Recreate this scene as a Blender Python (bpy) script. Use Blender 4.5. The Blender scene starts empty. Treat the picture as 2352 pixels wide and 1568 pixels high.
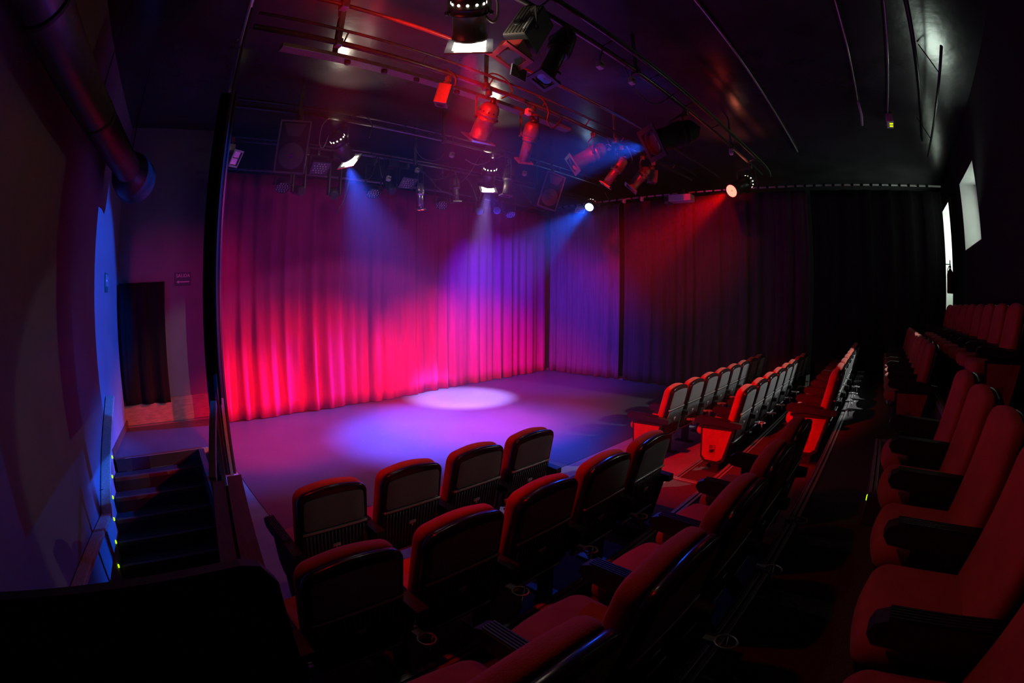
import bpy, bmesh, math, random
from mathutils import Vector, Matrix
R = math.radians
SC = bpy.context.scene
COL = SC.collection
random.seed(7)

# ------------------------------------------------------------------ camera, world, exposure
cam_d = bpy.data.cameras.new('camera')
cam_d.type = 'PANO'
cam_d.sensor_fit = 'HORIZONTAL'
cam_d.sensor_width = 23.6
cam_d.sensor_height = 15.73
cam_d.clip_start = 0.02
try:
    cam_d.panorama_type = 'FISHEYE_EQUISOLID'; cam_d.fisheye_lens = 11.122; cam_d.fisheye_fov = R(180)
except AttributeError:
    cam_d.cycles.panorama_type = 'FISHEYE_EQUISOLID'; cam_d.cycles.fisheye_lens = 11.122; cam_d.cycles.fisheye_fov = R(180)
cam = bpy.data.objects.new('camera', cam_d)
COL.objects.link(cam)
cam.matrix_world = (Matrix.Translation((0, 0, 1.95)) @ Matrix.Rotation(R(-45.17), 4, 'Z') @ Matrix.Rotation(R(90 - 5.45), 4, 'X')
                    @ Matrix.Rotation(R(0.11), 4, 'Z'))
SC.camera = cam

world = bpy.data.worlds.new('world')
SC.world = world
world.use_nodes = True
world.node_tree.nodes['Background'].inputs[0].default_value = (0.80, 1.0, 0.86, 1)
world.node_tree.nodes['Background'].inputs[1].default_value = 0.0

SC.view_settings.view_transform = 'Standard'
SC.view_settings.look = 'None'
SC.view_settings.exposure = 0.0
SC.view_settings.gamma = 1.0
SC.view_settings.use_curve_mapping = False
SC.cycles.use_denoising = True
SC.cycles.max_bounces = 6
SC.cycles.diffuse_bounces = 3
SC.cycles.glossy_bounces = 3
SC.cycles.transmission_bounces = 3
SC.cycles.volume_bounces = 0
SC.cycles.sample_clamp_indirect = 4.0
SC.cycles.sample_clamp_direct = 0.0
SC.cycles.volume_step_rate = 4.0
SC.cycles.caustics_reflective = False
SC.cycles.caustics_refractive = False

# daylight entering by the two deep windows of the rear wall
def area(name, loc, target, sx, sy, energy, color):
    l = bpy.data.lights.new(name, 'AREA'); l.shape = 'RECTANGLE'; l.size = sx; l.size_y = sy
    l.energy = energy; l.color = color
    o = bpy.data.objects.new(name, l); COL.objects.link(o); o.location = loc
    o.rotation_euler = (Vector(target) - Vector(loc)).to_track_quat('-Z', 'Y').to_euler()
    return o
DAY = (0.80, 1.0, 0.84)
area('daylight_first', (8.5, -2.36, 3.62), (8.2, 0, 3.45), 1.35, 1.0, 9, DAY)
area('daylight_second', (11.8, -2.36, 3.2), (11.8, 0, 3.0), 1.1, 2.2, 50, DAY)

def spot(name, loc, target, color, energy, angle, blend=0.4, radius=0.06):
    l = bpy.data.lights.new(name, 'SPOT'); l.energy = energy; l.color = color
    l.spot_size = R(angle); l.spot_blend = blend; l.shadow_soft_size = radius
    o = bpy.data.objects.new(name, l); COL.objects.link(o); o.location = loc
    o.rotation_euler = (Vector(target) - Vector(loc)).to_track_quat('-Z', 'Y').to_euler()
    return o
# strong thin blade of day past the edge of the first shutter
def toward(p, az, el): return (p[0] + math.cos(R(az)) * math.cos(R(el)), p[1] + math.sin(R(az)) * math.cos(R(el)), p[2] + math.sin(R(el)))
GAP = (7.80, -1.78, 3.12)
spot('added_ceiling_fill', (7.9, -1.72, 3.5), (6.3, -1.25, 4.95), DAY, 42, 64, 1.0, 0.2)  # added lamp brightening the ceiling, in place of light off the sill
spot('daylight_gap_wide', GAP, toward(GAP, 113, -26), (0.95, 1.0, 0.97), 560, 48, 0.15, 0.03)
spot('daylight_gap_low', GAP, toward(GAP, 140, -14), (0.95, 1.0, 0.92), 105, 22, 0.15, 0.03)
def point(name, loc, energy):
    l = bpy.data.lights.new(name, 'POINT'); l.energy = energy; l.color = WARM; l.shadow_soft_size = 0.04
    o = bpy.data.objects.new(name, l); COL.objects.link(o); o.location = loc
RED = (1.0, 0.0005, 0.0); BLUE = (0.03, 0.08, 1.0); ROSE = (1.0, 0.0, 0.07); WARM = (1.0, 0.86, 0.66)

# ------------------------------------------------------------------ materials
def mat(name, base, rough=0.6, metal=0.0, noise=0.0, nscale=20.0, bump=0.0, bscale=60.0, spec=0.5, sheen=0.0, stretch=None, coat=0.0):
    m = bpy.data.materials.new(name); m.use_nodes = True
    nt = m.node_tree; b = nt.nodes['Principled BSDF']
    b.inputs['Base Color'].default_value = (*base, 1); b.inputs['Roughness'].default_value = rough
    b.inputs['Metallic'].default_value = metal; b.inputs['Specular IOR Level'].default_value = spec
    b.inputs['Sheen Weight'].default_value = sheen; b.inputs['Coat Weight'].default_value = coat
    if noise or bump:
        tc = nt.nodes.new('ShaderNodeTexCoord'); mp = nt.nodes.new('ShaderNodeMapping')
        nt.links.new(tc.outputs['Object'], mp.inputs['Vector'])
        if stretch: mp.inputs['Scale'].default_value = stretch
    if noise:
        n = nt.nodes.new('ShaderNodeTexNoise'); n.inputs['Scale'].default_value = nscale; n.inputs['Detail'].default_value = 5
        nt.links.new(mp.outputs['Vector'], n.inputs['Vector'])
        r = nt.nodes.new('ShaderNodeMapRange'); r.inputs['From Min'].default_value = 0.3; r.inputs['From Max'].default_value = 0.7
        r.inputs['To Min'].default_value = 1 - noise; r.inputs['To Max'].default_value = 1 + noise
        nt.links.new(n.outputs['Fac'], r.inputs['Value'])
        mx = nt.nodes.new('ShaderNodeVectorMath'); mx.operation = 'SCALE'; mx.inputs[0].default_value = base
        nt.links.new(r.outputs[0], mx.inputs['Scale']); nt.links.new(mx.outputs[0], b.inputs['Base Color'])
    if bump:
        n2 = nt.nodes.new('ShaderNodeTexNoise'); n2.inputs['Scale'].default_value = bscale; n2.inputs['Detail'].default_value = 3
        nt.links.new(mp.outputs['Vector'], n2.inputs['Vector'])
        bp = nt.nodes.new('ShaderNodeBump'); bp.inputs['Strength'].default_value = bump; bp.inputs['Distance'].default_value = 0.01
        nt.links.new(n2.outputs['Fac'], bp.inputs['Height']); nt.links.new(bp.outputs[0], b.inputs['Normal'])
    return m

def emit(name, color, strength):
    m = bpy.data.materials.new(name); m.use_nodes = True
    nt = m.node_tree; nt.nodes.remove(nt.nodes['Principled BSDF'])
    e = nt.nodes.new('ShaderNodeEmission'); e.inputs[0].default_value = (*color, 1); e.inputs[1].default_value = strength
    nt.links.new(e.outputs[0], nt.nodes['Material Output'].inputs[0])
    return m

M = {}
M['red'] = mat('red_velour', (0.42, 0.080, 0.050), 0.9, noise=0.12, nscale=9, bump=0.25, bscale=220, sheen=0.15, spec=0.2)
M['shell'] = mat('black_gloss_plastic', (0.012, 0.012, 0.013), 0.22, noise=0.1, nscale=40)
M['ribbed'] = mat('black_ribbed_plastic', (0.045, 0.045, 0.048), 0.45, noise=0.1, nscale=30)
M['greycloth'] = mat('grey_back_fabric', (0.17, 0.17, 0.175), 0.85, noise=0.15, nscale=200, bump=0.2, bscale=300, spec=0.2)
M['plastic'] = mat('black_matt_plastic', (0.015, 0.015, 0.016), 0.5, noise=0.1, nscale=30)
M['plate'] = mat('number_plate_metal', (0.55, 0.55, 0.55), 0.35, metal=0.6, noise=0.05, nscale=40)
M['black'] = mat('black_painted_metal', (0.02, 0.02, 0.021), 0.42, noise=0.2, nscale=14, spec=0.5)
M['greymetal'] = mat('grey_aluminium', (0.20, 0.18, 0.165), 0.45, metal=0.5, noise=0.15, nscale=30)
M['can'] = mat('satin_black_can', (0.05, 0.048, 0.046), 0.34, noise=0.15, nscale=10, spec=0.6)
M['pipe'] = mat('scaffold_steel', (0.16, 0.15, 0.15), 0.32, metal=0.7, noise=0.2, nscale=20)
M['brightpipe'] = mat('bare_steel', (0.55, 0.52, 0.52), 0.35, metal=0.4, noise=0.12, nscale=20)
M['cable'] = mat('cable_rubber', (0.06, 0.055, 0.055), 0.5, noise=0.1, nscale=30)
M['greencable'] = mat('green_cable', (0.06, 0.20, 0.05), 0.5, noise=0.1, nscale=30)
M['whitecable'] = mat('white_cable', (0.45, 0.42, 0.40), 0.5, noise=0.1, nscale=30)
M['white'] = mat('white_casing', (0.62, 0.60, 0.60), 0.45, noise=0.06, nscale=20)
M['sprayblack'] = mat('ceiling_black_paint', (0.042, 0.039, 0.046), 0.25, noise=0.3, nscale=1.6, bump=0.6, bscale=3.2, spec=0.55)
M['blackwall'] = mat('black_wall_paint', (0.012, 0.012, 0.013), 0.75, noise=0.2, nscale=3)
M['greywall'] = mat('grey_wall_paint', (0.21, 0.205, 0.22), 0.8, noise=0.08, nscale=2.5, bump=0.1, bscale=30)
M['plaster'] = mat('white_plaster', (0.70, 0.70, 0.68), 0.85, noise=0.06, nscale=4, bump=0.1, bscale=25)
M['board'] = mat('bare_chipboard', (0.36, 0.25, 0.20), 0.8, noise=0.25, nscale=6, stretch=(1, 1, 6))
M['wood'] = mat('varnished_wood', (0.68, 0.44, 0.28), 0.42, noise=0.3, nscale=8, stretch=(14, 1.2, 14))
M['darkwood'] = mat('dark_stained_wood', (0.10, 0.045, 0.03), 0.5, noise=0.3, nscale=7, stretch=(14, 1.2, 14))
M['carpet'] = mat('dark_carpet', (0.085, 0.075, 0.080), 0.95, noise=0.25, nscale=120, bump=0.3, bscale=200, spec=0.1)
M['greyfloor'] = mat('grey_lino_floor', (0.34, 0.32, 0.34), 0.55, noise=0.10, nscale=5)
M['alu'] = mat('aluminium_nosing', (0.55, 0.55, 0.56), 0.35, metal=0.7, noise=0.1, nscale=25)
M['curtain'] = mat('crimson_stage_cloth', (0.50, 0.020, 0.16), 0.95, noise=0.10, nscale=3, bump=0.15, bscale=180, spec=0.1, stretch=(6, 6, 0.6))
M['blackcloth'] = mat('black_wool_serge', (0.016, 0.015, 0.016), 0.95, noise=0.2, nscale=5, spec=0.1, stretch=(6, 6, 0.6))
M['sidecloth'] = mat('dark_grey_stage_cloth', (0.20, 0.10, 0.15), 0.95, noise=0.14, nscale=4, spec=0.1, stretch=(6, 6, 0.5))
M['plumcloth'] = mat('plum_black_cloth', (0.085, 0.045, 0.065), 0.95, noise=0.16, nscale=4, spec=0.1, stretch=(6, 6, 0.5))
M['grille'] = mat('speaker_grille_mesh', (0.12, 0.11, 0.11), 0.5, noise=0.1, nscale=60)
M['rim'] = mat('speaker_rim_plastic', (0.20, 0.20, 0.20), 0.28, noise=0.1, nscale=30)
M['foil'] = mat('silver_duct_foil', (0.16, 0.16, 0.17), 0.38, metal=0.6, noise=0.15, nscale=12)
M['signgreen'] = mat('sign_green', (0.01, 0.16, 0.11), 0.5, noise=0.05, nscale=20)
M['signwhite'] = mat('sign_letter_white', (0.85, 0.85, 0.85), 0.5, noise=0.03, nscale=20)
M['extred'] = mat('extinguisher_red', (0.50, 0.02, 0.02), 0.3, noise=0.05, nscale=10)
M['reflector'] = mat('lamp_reflector', (0.75, 0.75, 0.75), 0.2, metal=0.9, noise=0.05, nscale=20)  # also on frames of lit lamps, for the light falling on them
M['darkglass'] = mat('dark_lens_glass', (0.05, 0.05, 0.06), 0.08, noise=0.05, nscale=10, spec=0.8)
M['badge'] = mat('badge_blue', (0.02, 0.05, 0.35), 0.35, noise=0.05, nscale=20)
M['badgered'] = mat('badge_red', (0.75, 0.02, 0.05), 0.35, noise=0.05, nscale=20)
M['label'] = mat('label_strip_white', (0.72, 0.78, 0.82), 0.4, noise=0.05, nscale=20)
M['redplastic_redlit'] = mat('red_plastic_and_redlit', (0.30, 0.02, 0.02), 0.4, noise=0.08, nscale=20)  # also colours the boxed lamp's front, for red light falling on it
M['glow_white'] = emit('lamp_white', (1.0, 0.93, 0.80), 14)
M['glow_vent'] = emit('lamp_vent', (1.0, 0.93, 0.75), 5)
M['glow_blue'] = emit('lamp_blue', (0.35, 0.60, 1.0), 14)
M['glow_red'] = emit('lamp_red', (1.0, 0.06, 0.04), 9)
M['led'] = emit('led_green', (0.45, 1.0, 0.0), 1.6)
M['ledyellow'] = emit('led_yellow', (0.8, 1.0, 0.0), 1.2)
M['leddot'] = mat('led_lens', (0.45, 0.40, 0.48), 0.15, noise=0.05, nscale=30, spec=0.8)

def floor_mat():
    m = mat('black_dance_vinyl', (0.085, 0.082, 0.095), 0.45, noise=0.10, nscale=1.2, bump=0.05, bscale=14)
    nt = m.node_tree; b = nt.nodes['Principled BSDF']
    src = b.inputs['Base Color'].links[0].from_socket
    tc = nt.nodes.new('ShaderNodeTexCoord'); mp = nt.nodes.new('ShaderNodeMapping'); mp.inputs['Scale'].default_value = (3.2, 9.0, 1)
    mp.inputs['Rotation'].default_value = (0, 0, 0.3)
    nt.links.new(tc.outputs['Object'], mp.inputs[0])
    n = nt.nodes.new('ShaderNodeTexNoise'); n.inputs['Scale'].default_value = 3.0; n.inputs['Detail'].default_value = 8; n.inputs['Roughness'].default_value = 0.7
    nt.links.new(mp.outputs[0], n.inputs['Vector'])
    r = nt.nodes.new('ShaderNodeMapRange'); r.inputs['From Min'].default_value = 0.625; r.inputs['From Max'].default_value = 0.72
    r.inputs['To Max'].default_value = 0.75
    nt.links.new(n.outputs['Fac'], r.inputs['Value'])
    mx = nt.nodes.new('ShaderNodeMix'); mx.data_type = 'RGBA'
    nt.links.new(r.outputs[0], mx.inputs[0]); nt.links.new(src, mx.inputs[6]); mx.inputs[7].default_value = (0.42, 0.40, 0.44, 1)
    nt.links.new(mx.outputs[2], b.inputs['Base Color'])
    return m
M['vinyl'] = floor_mat()

# ------------------------------------------------------------------ mesh helpers
def frame_from(d, up=Vector((0, 0, 1))):
    d = Vector(d).normalized()
    if abs(d.dot(up)) > 0.999: up = Vector((0, 1, 0))
    x = d.cross(up).normalized(); y = x.cross(d).normalized()
    return x, y, d

class MB:
    """collects shapes in world space; build() links them as ONE mesh object (parent: an Empty without rotation, or a mesh at the same origin)"""
    def __init__(s): s.bm = bmesh.new()
    def box(s, c, size, rot=None, bev=0.0):
        g = bmesh.ops.create_cube(s.bm, size=1.0); vs = g['verts']
        mt = Matrix.Translation(Vector(c)) @ (rot.to_4x4() if rot is not None else Matrix.Identity(4)) @ Matrix.Diagonal((*size, 1))
        bmesh.ops.transform(s.bm, matrix=mt, verts=vs)
        if bev:
            es = list({e for v in vs for e in v.link_edges})
            bmesh.ops.bevel(s.bm, geom=es, offset=bev, segments=2, affect='EDGES', profile=0.6)
        return s
    def lathe(s, p0, p1, prof, n=20, cap=True):
        """prof: (t, r) with t measured in metres from p0 towards p1"""
        p0 = Vector(p0); x, y, d = frame_from(Vector(p1) - p0)
        rings = []
        for t, r in prof:
            rings.append([s.bm.verts.new(p0 + d * t + (x * math.cos(a) + y * math.sin(a)) * max(r, 1e-4)) for a in [2 * math.pi * i / n for i in range(n)]])
        for a, b in zip(rings, rings[1:]):
            for i in range(n):
                s.bm.faces.new((a[i], a[(i + 1) % n], b[(i + 1) % n], b[i])).smooth = True
        if cap:
            s.bm.faces.new(rings[0][::-1]); s.bm.faces.new(rings[-1])
        return s
    def tube(s, p0, p1, r, n=12):
        L = (Vector(p1) - Vector(p0)).length
        return s.lathe(p0, p1, [(0, r), (L, r)], n)
    def path(s, pts, r, n=6):
        pts = [Vector(p) for p in pts]; rings = []
        for i, p in enumerate(pts):
            d = (pts[min(i + 1, len(pts) - 1)] - pts[max(i - 1, 0)])
            x, y, d = frame_from(d)
            rings.append([s.bm.verts.new(p + (x * math.cos(a) + y * math.sin(a)) * r) for a in [2 * math.pi * k / n for k in range(n)]])
        for a, b in zip(rings, rings[1:]):
            best = min(range(n), key=lambda o: sum((a[k].co - b[(k + o) % n].co).length for k in range(n)))
            for i in range(n):
                s.bm.faces.new((a[i], a[(i + 1) % n], b[(i + 1 + best) % n], b[(i + best) % n])).smooth = True
        s.bm.faces.new(rings[0][::-1]); s.bm.faces.new(rings[-1])
        return s
    def poly(s, pts, thick, axis):
        """extrude a planar polygon by the vector axis*thick"""
        a = [s.bm.verts.new(Vector(p)) for p in pts]; off = Vector(axis) * thick
        b = [s.bm.verts.new(Vector(p) + off) for p in pts]
        s.bm.faces.new(a[::-1]); s.bm.faces.new(b)
        for i in range(len(a)): s.bm.faces.new((a[i], a[(i + 1) % len(a)], b[(i + 1) % len(a)], b[i]))
        return s
    def slab(s, outline, t0, t1, rnd, fmap, segs=3, inset_front=True, inset_back=True):
        """rounded pad: outline (u, v) polygon between depths t0..t1, edges rounded by rnd; fmap(u, v, t) -> point"""
        cx = sum(p[0] for p in outline) / len(outline); cy = sum(p[1] for p in outline) / len(outline)
        def ring(ins, t):
            out = []
            n = len(outline)
            for i, (u, v) in enumerate(outline):
                pu, pv = outline[i - 1]; nu, nv = outline[(i + 1) % n]
                tx, ty = nu - pu, nv - pv; L = math.hypot(tx, ty) or 1
                out.append(s.bm.verts.new(Vector(fmap(u - ty / L * ins, v + tx / L * ins, t))))
            return out
        st = []
        if inset_back: st += [(rnd * (1 - math.sin(a)), t0 + rnd * (1 - math.cos(a))) for a in [math.pi / 2 * i / segs for i in range(segs)]]
        st += [(0, t0 + (rnd if inset_back else 0)), (0, t1 - (rnd if inset_front else 0))]
        if inset_front: st += [(rnd * (1 - math.cos(a)), t1 - rnd * (1 - math.sin(a))) for a in [math.pi / 2 * i / segs for i in range(1, segs + 1)]]
        rings = [ring(*q) for q in st]
        for a, b in zip(rings, rings[1:]):
            for i in range(len(a)): s.bm.faces.new((a[i], a[(i + 1) % len(a)], b[(i + 1) % len(a)], b[i])).smooth = True
        def cap(r, t, flip):
            n = len(r)
            ctr = Vector((0, 0, 0))
            for v in r: ctr += v.co / n
            inner = [s.bm.verts.new(v.co.lerp(ctr, 0.45)) for v in r]; c = s.bm.verts.new(ctr)
            for i in range(n):
                q = (r[i], r[(i + 1) % n], inner[(i + 1) % n], inner[i]); tr = (inner[i], inner[(i + 1) % n], c)
                s.bm.faces.new(q[::-1] if flip else q).smooth = True; s.bm.faces.new(tr[::-1] if flip else tr).smooth = True
        cap(rings[0], t0, True); cap(rings[-1], t1, False)
        return s
    def build(s, name, m, parent=None, origin=None):
        o0 = Vector(origin) if origin is not None else (Vector(parent['_o']) if parent is not None and '_o' in parent else Vector((0, 0, 0)))
        if origin is None and parent is None:
            # a thing that is one mesh: origin in the middle of its own box
            vs = [v.co for v in s.bm.verts]
            o0 = Vector([(min(v[i] for v in vs) + max(v[i] for v in vs)) / 2 for i in range(3)])
        bmesh.ops.translate(s.bm, verts=s.bm.verts, vec=-o0)
        bmesh.ops.recalc_face_normals(s.bm, faces=s.bm.faces)
        me = bpy.data.meshes.new(name); s.bm.to_mesh(me); s.bm.free()
        me.materials.append(m)
        ob = bpy.data.objects.new(name, me); COL.objects.link(ob)
        ob['_o'] = tuple(o0)
        if parent is not None: ob.parent = parent
        else: ob.location = o0
        return ob

def rrect(w0, w1, z0, z1, r, n=4, arch=0.0):
    """rounded outline: width w0 at the bottom, w1 at the top, arched upper edge; counter-clockwise"""
    pts = []
    def arc(cx, cy, a0, a1):
        for i in range(n + 1):
            a = a0 + (a1 - a0) * i / n; pts.append((cx + r * math.cos(a), cy + r * math.sin(a)))
    arc(w0 / 2 - r, z0 + r, -math.pi / 2, 0)
    arc(w1 / 2 - r, z1 - arch - r, 0, math.pi / 2 * 0.93)
    for i in range(1, 6):
        u = (w1 / 2 - r) * (1 - 2 * i / 6); pts.append((u, z1 - arch * (2 * abs(i / 6 - 0.5)) ** 2))
    arc(-w1 / 2 + r, z1 - arch - r, math.pi / 2 * 1.07, math.pi)
    arc(-w0 / 2 + r, z0 + r, math.pi, 1.5 * math.pi)
    return pts

def tag(o, label, cat, group=None, kind=None):
    if label: o['label'] = label
    if cat: o['category'] = cat
    if group: o['group'] = group
    if kind: o['kind'] = kind
    return o
def thing(name, loc, label, cat, group=None):
    o = bpy.data.objects.new(name, None); COL.objects.link(o); o.location = loc; o['_o'] = tuple(loc); o.empty_display_size = 0.1
    return tag(o, label, cat, group)
def struct(o): o['kind'] = 'structure'; return o

# ------------------------------------------------------------------ the setting
def wl(y): return -0.45 - 0.127 * (8.4 - y)          # inner face of the angled wall by the stairs
CEIL = 4.95; YB = 8.42; YR = -1.86; XR = 13.6
b = MB()                                            # floor slab with the stairwell left open
b.poly([(wl(8.9) - 0.1, 6.62, -0.25), (XR, 6.62, -0.25), (XR, 8.9, -0.25), (wl(8.9) - 0.1, 8.9, -0.25)], 0.25, (0, 0, 1))
b.poly([(0.93, 6.62, -0.25), (0.45, 2.85, -0.25), (0.45, -2.4, -0.25), (XR, -2.4, -0.25), (XR, 6.62, -0.25)], 0.25, (0, 0, 1))
struct(b.build('floor', M['greyfloor']))
b = MB(); b.poly([(0.98, 3.27, 0.0), (9.62, 3.27, 0.0), (9.62, 8.3, 0.0), (1.0, 8.3, 0.0)], 0.004, (0, 0, 1))
b.poly([(wl(6.64) + 0.01, 6.64, 0.0), (1.0, 6.64, 0.0), (1.0, 8.3, 0.0), (wl(8.3) + 0.01, 8.3, 0.0)], 0.004, (0, 0, 1))
struct(b.build('floor_dance_vinyl', M['vinyl']))
b = MB(); b.poly([(-2.4, -2.6, CEIL), (XR + .2, -2.6, CEIL), (XR + .2, 8.9, CEIL), (-2.4, 8.9, CEIL)], 0.15, (0, 0, 1))
struct(b.build('ceiling', M['sprayblack']))
b = MB(); b.poly([(wl(9) , 9, -1.6), (wl(-2.6), -2.6, -1.6), (wl(-2.6) - .2, -2.6, -1.6), (wl(9) - .2, 9, -1.6)], 1.6 + CEIL, (0, 0, 1))
struct(b.build('wall_left', M['greywall']))
b = MB(); b.poly([(-0.8, YB, -0.2), (1.36, YB, -0.2), (1.36, YB + .2, -0.2), (-0.8, YB + .2, -0.2)], CEIL + .2, (0, 0, 1))
struct(b.build('wall_back', M['greywall']))
b = MB(); b.poly([(1.36, YB, -0.2), (XR, YB, -0.2), (XR, YB + .2, -0.2), (1.36, YB + .2, -0.2)], CEIL + .2, (0, 0, 1))
struct(b.build('wall_back_stage', M['blackwall']))
b = MB(); b.box((XR + .1, 3.2, 2.4), (0.2, 11.8, 5.2)); struct(b.build('wall_right', M['blackwall']))
# rear wall: 0.55 m thick, two deep window openings
W1 = (7.72, 9.32, 3.04, 4.25); W2 = (11.15, 12.5, 1.9, 4.30)
b = MB(); yc = YR - 0.275
def rearbox(x0, x1, z0, z1): b.box(((x0 + x1) / 2, yc, (z0 + z1) / 2), (x1 - x0, 0.55, z1 - z0))
rearbox(-2.3, W1[0], -0.2, CEIL); rearbox(W1[0], W1[1], -0.2, W1[2]); rearbox(W1[0], W1[1], W1[3], CEIL)
rearbox(W1[1], W2[0], -0.2, CEIL); rearbox(W2[0], W2[1], -0.2, W2[2]); rearbox(W2[0], W2[1], W2[3], CEIL); rearbox(W2[1], XR, -0.2, CEIL)
struct(b.build('wall_rear', M['blackwall']))
for i, w in enumerate((W1, W2)):
    b = MB(); t = 0.012                                # plastered reveal lining each opening
    y0, y1 = YR - 0.54, YR + 0.004
    b.box(((w[0] + w[1]) / 2, (y0 + y1) / 2, w[2] + t / 2), (w[1] - w[0], y1 - y0, t))
    b.box(((w[0] + w[1]) / 2, (y0 + y1) / 2, w[3] - t / 2), (w[1] - w[0], y1 - y0, t))
    for x in (w[0] + t / 2, w[1] - t / 2): b.box((x, (y0 + y1) / 2, (w[2] + w[3]) / 2), (t, y1 - y0, w[3] - w[2] - 2 * t))
    rv = struct(b.build('window_%d' % (i + 1), M['plaster']))
    b = MB()                                            # shutter board closing the outer side, a slit of day beside it
    b.box(((w[0] + w[1]) / 2, YR - 0.56, (w[2] + w[3]) / 2), (w[1] - w[0] + .1, 0.03, w[3] - w[2] + .1))
    b.build('shutter_board', M['plaster'], rv)
    
# skirting and bare board along the foot of the back wall by the exit
b = MB(); b.box((0.42, YB - 0.012, 0.22), (1.9, 0.024, 0.40)); struct(b.build('baseboard_back', M['board']))
b = MB()
y0, y1 = 6.7, 8.38
b.poly([(wl(y0), y0, 0.005), (wl(y1), y1, 0.005), (wl(y1) + .02, y1, 0.005), (wl(y0) + .02, y0, 0.005)], 0.11, (0, 0, 1))
struct(b.build('baseboard_left', M['darkwood']))

# stairs going down from stage level between the angled wall and the parapet
b = MB(); sy, st, sr = 6.64, 0.262, 0.178
for i in range(8):
    ya, yb = sy - st * (i + 1), sy - st * i
    z = -sr * (i + 1)
    xa = wl(ya) + 0.01
    b.box(((xa + 0.66) / 2, (ya + yb) / 2, z - 0.2), (0.66 - xa, yb - ya + 0.02, 0.4))
b.box((-.1, 3.3, -sr * 8 - 0.25), (2.0, 2.5, 0.1))
struct(b.build('staircase', M['blackwall']))
for i in range(7):
    b = MB(); y = sy - st * i; z = -sr * i
    b.box(((wl(y) + 0.70) / 2 + .02, y + 0.012, z + 0.004), (0.68 - wl(y), 0.05, 0.012), bev=0.003)
    b.box(((wl(y) + 0.70) / 2 + .02, y - 0.012, z - 0.018), (0.68 - wl(y), 0.008, 0.04))
    o = struct(b.build('trim_%d' % (i + 1), M['darkwood'] if i != 1 else M['darkwood']))
b = MB()                                               # black side wall of the stairwell, under the stage edge
b.poly([(0.66, 6.60, -1.6), (0.42, 2.8, -1.6), (0.50, 2.8, -1.6), (0.74, 6.60, -1.6)], 1.6, (0, 0, 1))
struct(b.build('wall_stairwell', M['blackwall']))
b = MB(); b.box((0.05, 6.611, -0.085), (1.36, 0.014, 0.165)); struct(b.build('trim_8', M['blackwall']))
for i in range(6):
    y = sy - st * i - 0.06; z = -sr * i + 0.05
    o = MB(); x = wl(y)
    o.lathe((x + 0.001, y, z), (x + 0.02, y, z), [(0, 0.022), (0.012, 0.022), (0.016, 0.016)], 12)
    nm = ['top', 'second', 'third', 'fourth', 'fifth', 'sixth'][i]
    tag(o.build('step_light', M['led']), 'small round green step light beside the %s step of the exit stairs' % nm, 'step light', 'green lights along the exit stairs')

# ------------------------------------------------------------------ seating platforms
PX0, PX1 = 0.45, 9.5
def platform(n, y0, y1, z, nos=True):
    b = MB(); b.box(((PX0 + PX1) / 2, (y0 + y1) / 2, z / 2 + 0.002), (PX1 - PX0, y1 - y0, z - 0.004)); 
    p = struct(b.build('floor_platform_%s' % n, M['carpet']))
    b = MB()
    for k in range(2): b.box(((PX0 + PX1) / 2, y1 - 0.018 - 0.036 * k, z + 0.004), (PX1 - PX0, 0.022, 0.008), bev=0.002)
    b.box(((PX0 + PX1) / 2, y1 + 0.003, z - 0.02), (PX1 - PX0, 0.006, 0.045))
    q = b.build('nosing', M['alu'], p)
    return p
FL = {'A': 0.0, 'B': 0.09, 'C': 0.355, 'D': 0.69, 'E': 1.12}
platform('second', 1.385, 1.99, FL['B'])
platform('third', 0.405, 1.385, FL['C'])
platform('fourth', -0.72, 0.405, FL['D'])
platform('rear', -1.84, -0.72, FL['E'])
b = MB(); b.box((3.45, -0.39, 0.69 + 0.105), (1.25, 0.64, 0.20)); o = struct(b.build('trim_aisle_step', M['carpet']))
b = MB()
for k in range(2): b.box((3.45, -0.08 - 0.034 * k, 0.90), (1.25, 0.02, 0.008), bev=0.002)
for k in range(2):
    b.box((2.84 + 0.034 * k, -0.40, 0.90), (0.02, 0.6, 0.008)); b.box((4.06 - 0.034 * k, -0.40, 0.90), (0.02, 0.6, 0.008))
b.build('nosing', M['alu'], o, origin=o['_o'])
b = MB(); b.box((3.6, 1.70, 0.14), (1.2, 0.5, 0.09)); o = struct(b.build('trim_landing_step', M['carpet']))
b = MB()
for k in range(2):
    b.box((3.6, 1.94 - 0.034 * k, 0.19), (1.2, 0.02, 0.008), bev=0.002); b.box((4.19 - 0.034 * k, 1.69, 0.19), (0.02, 0.5, 0.008))
b.build('nosing', M['alu'], o, origin=o['_o'])
b = MB(); b.lathe((2.9, -0.078, 0.84), (2.9, -0.06, 0.84), [(0, 0.02), (0.01, 0.02), (0.014, 0.014)], 10)
tag(b.build('step_light', M['led']), 'small green step light low on the aisle step below the back rows', 'step light')

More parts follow.
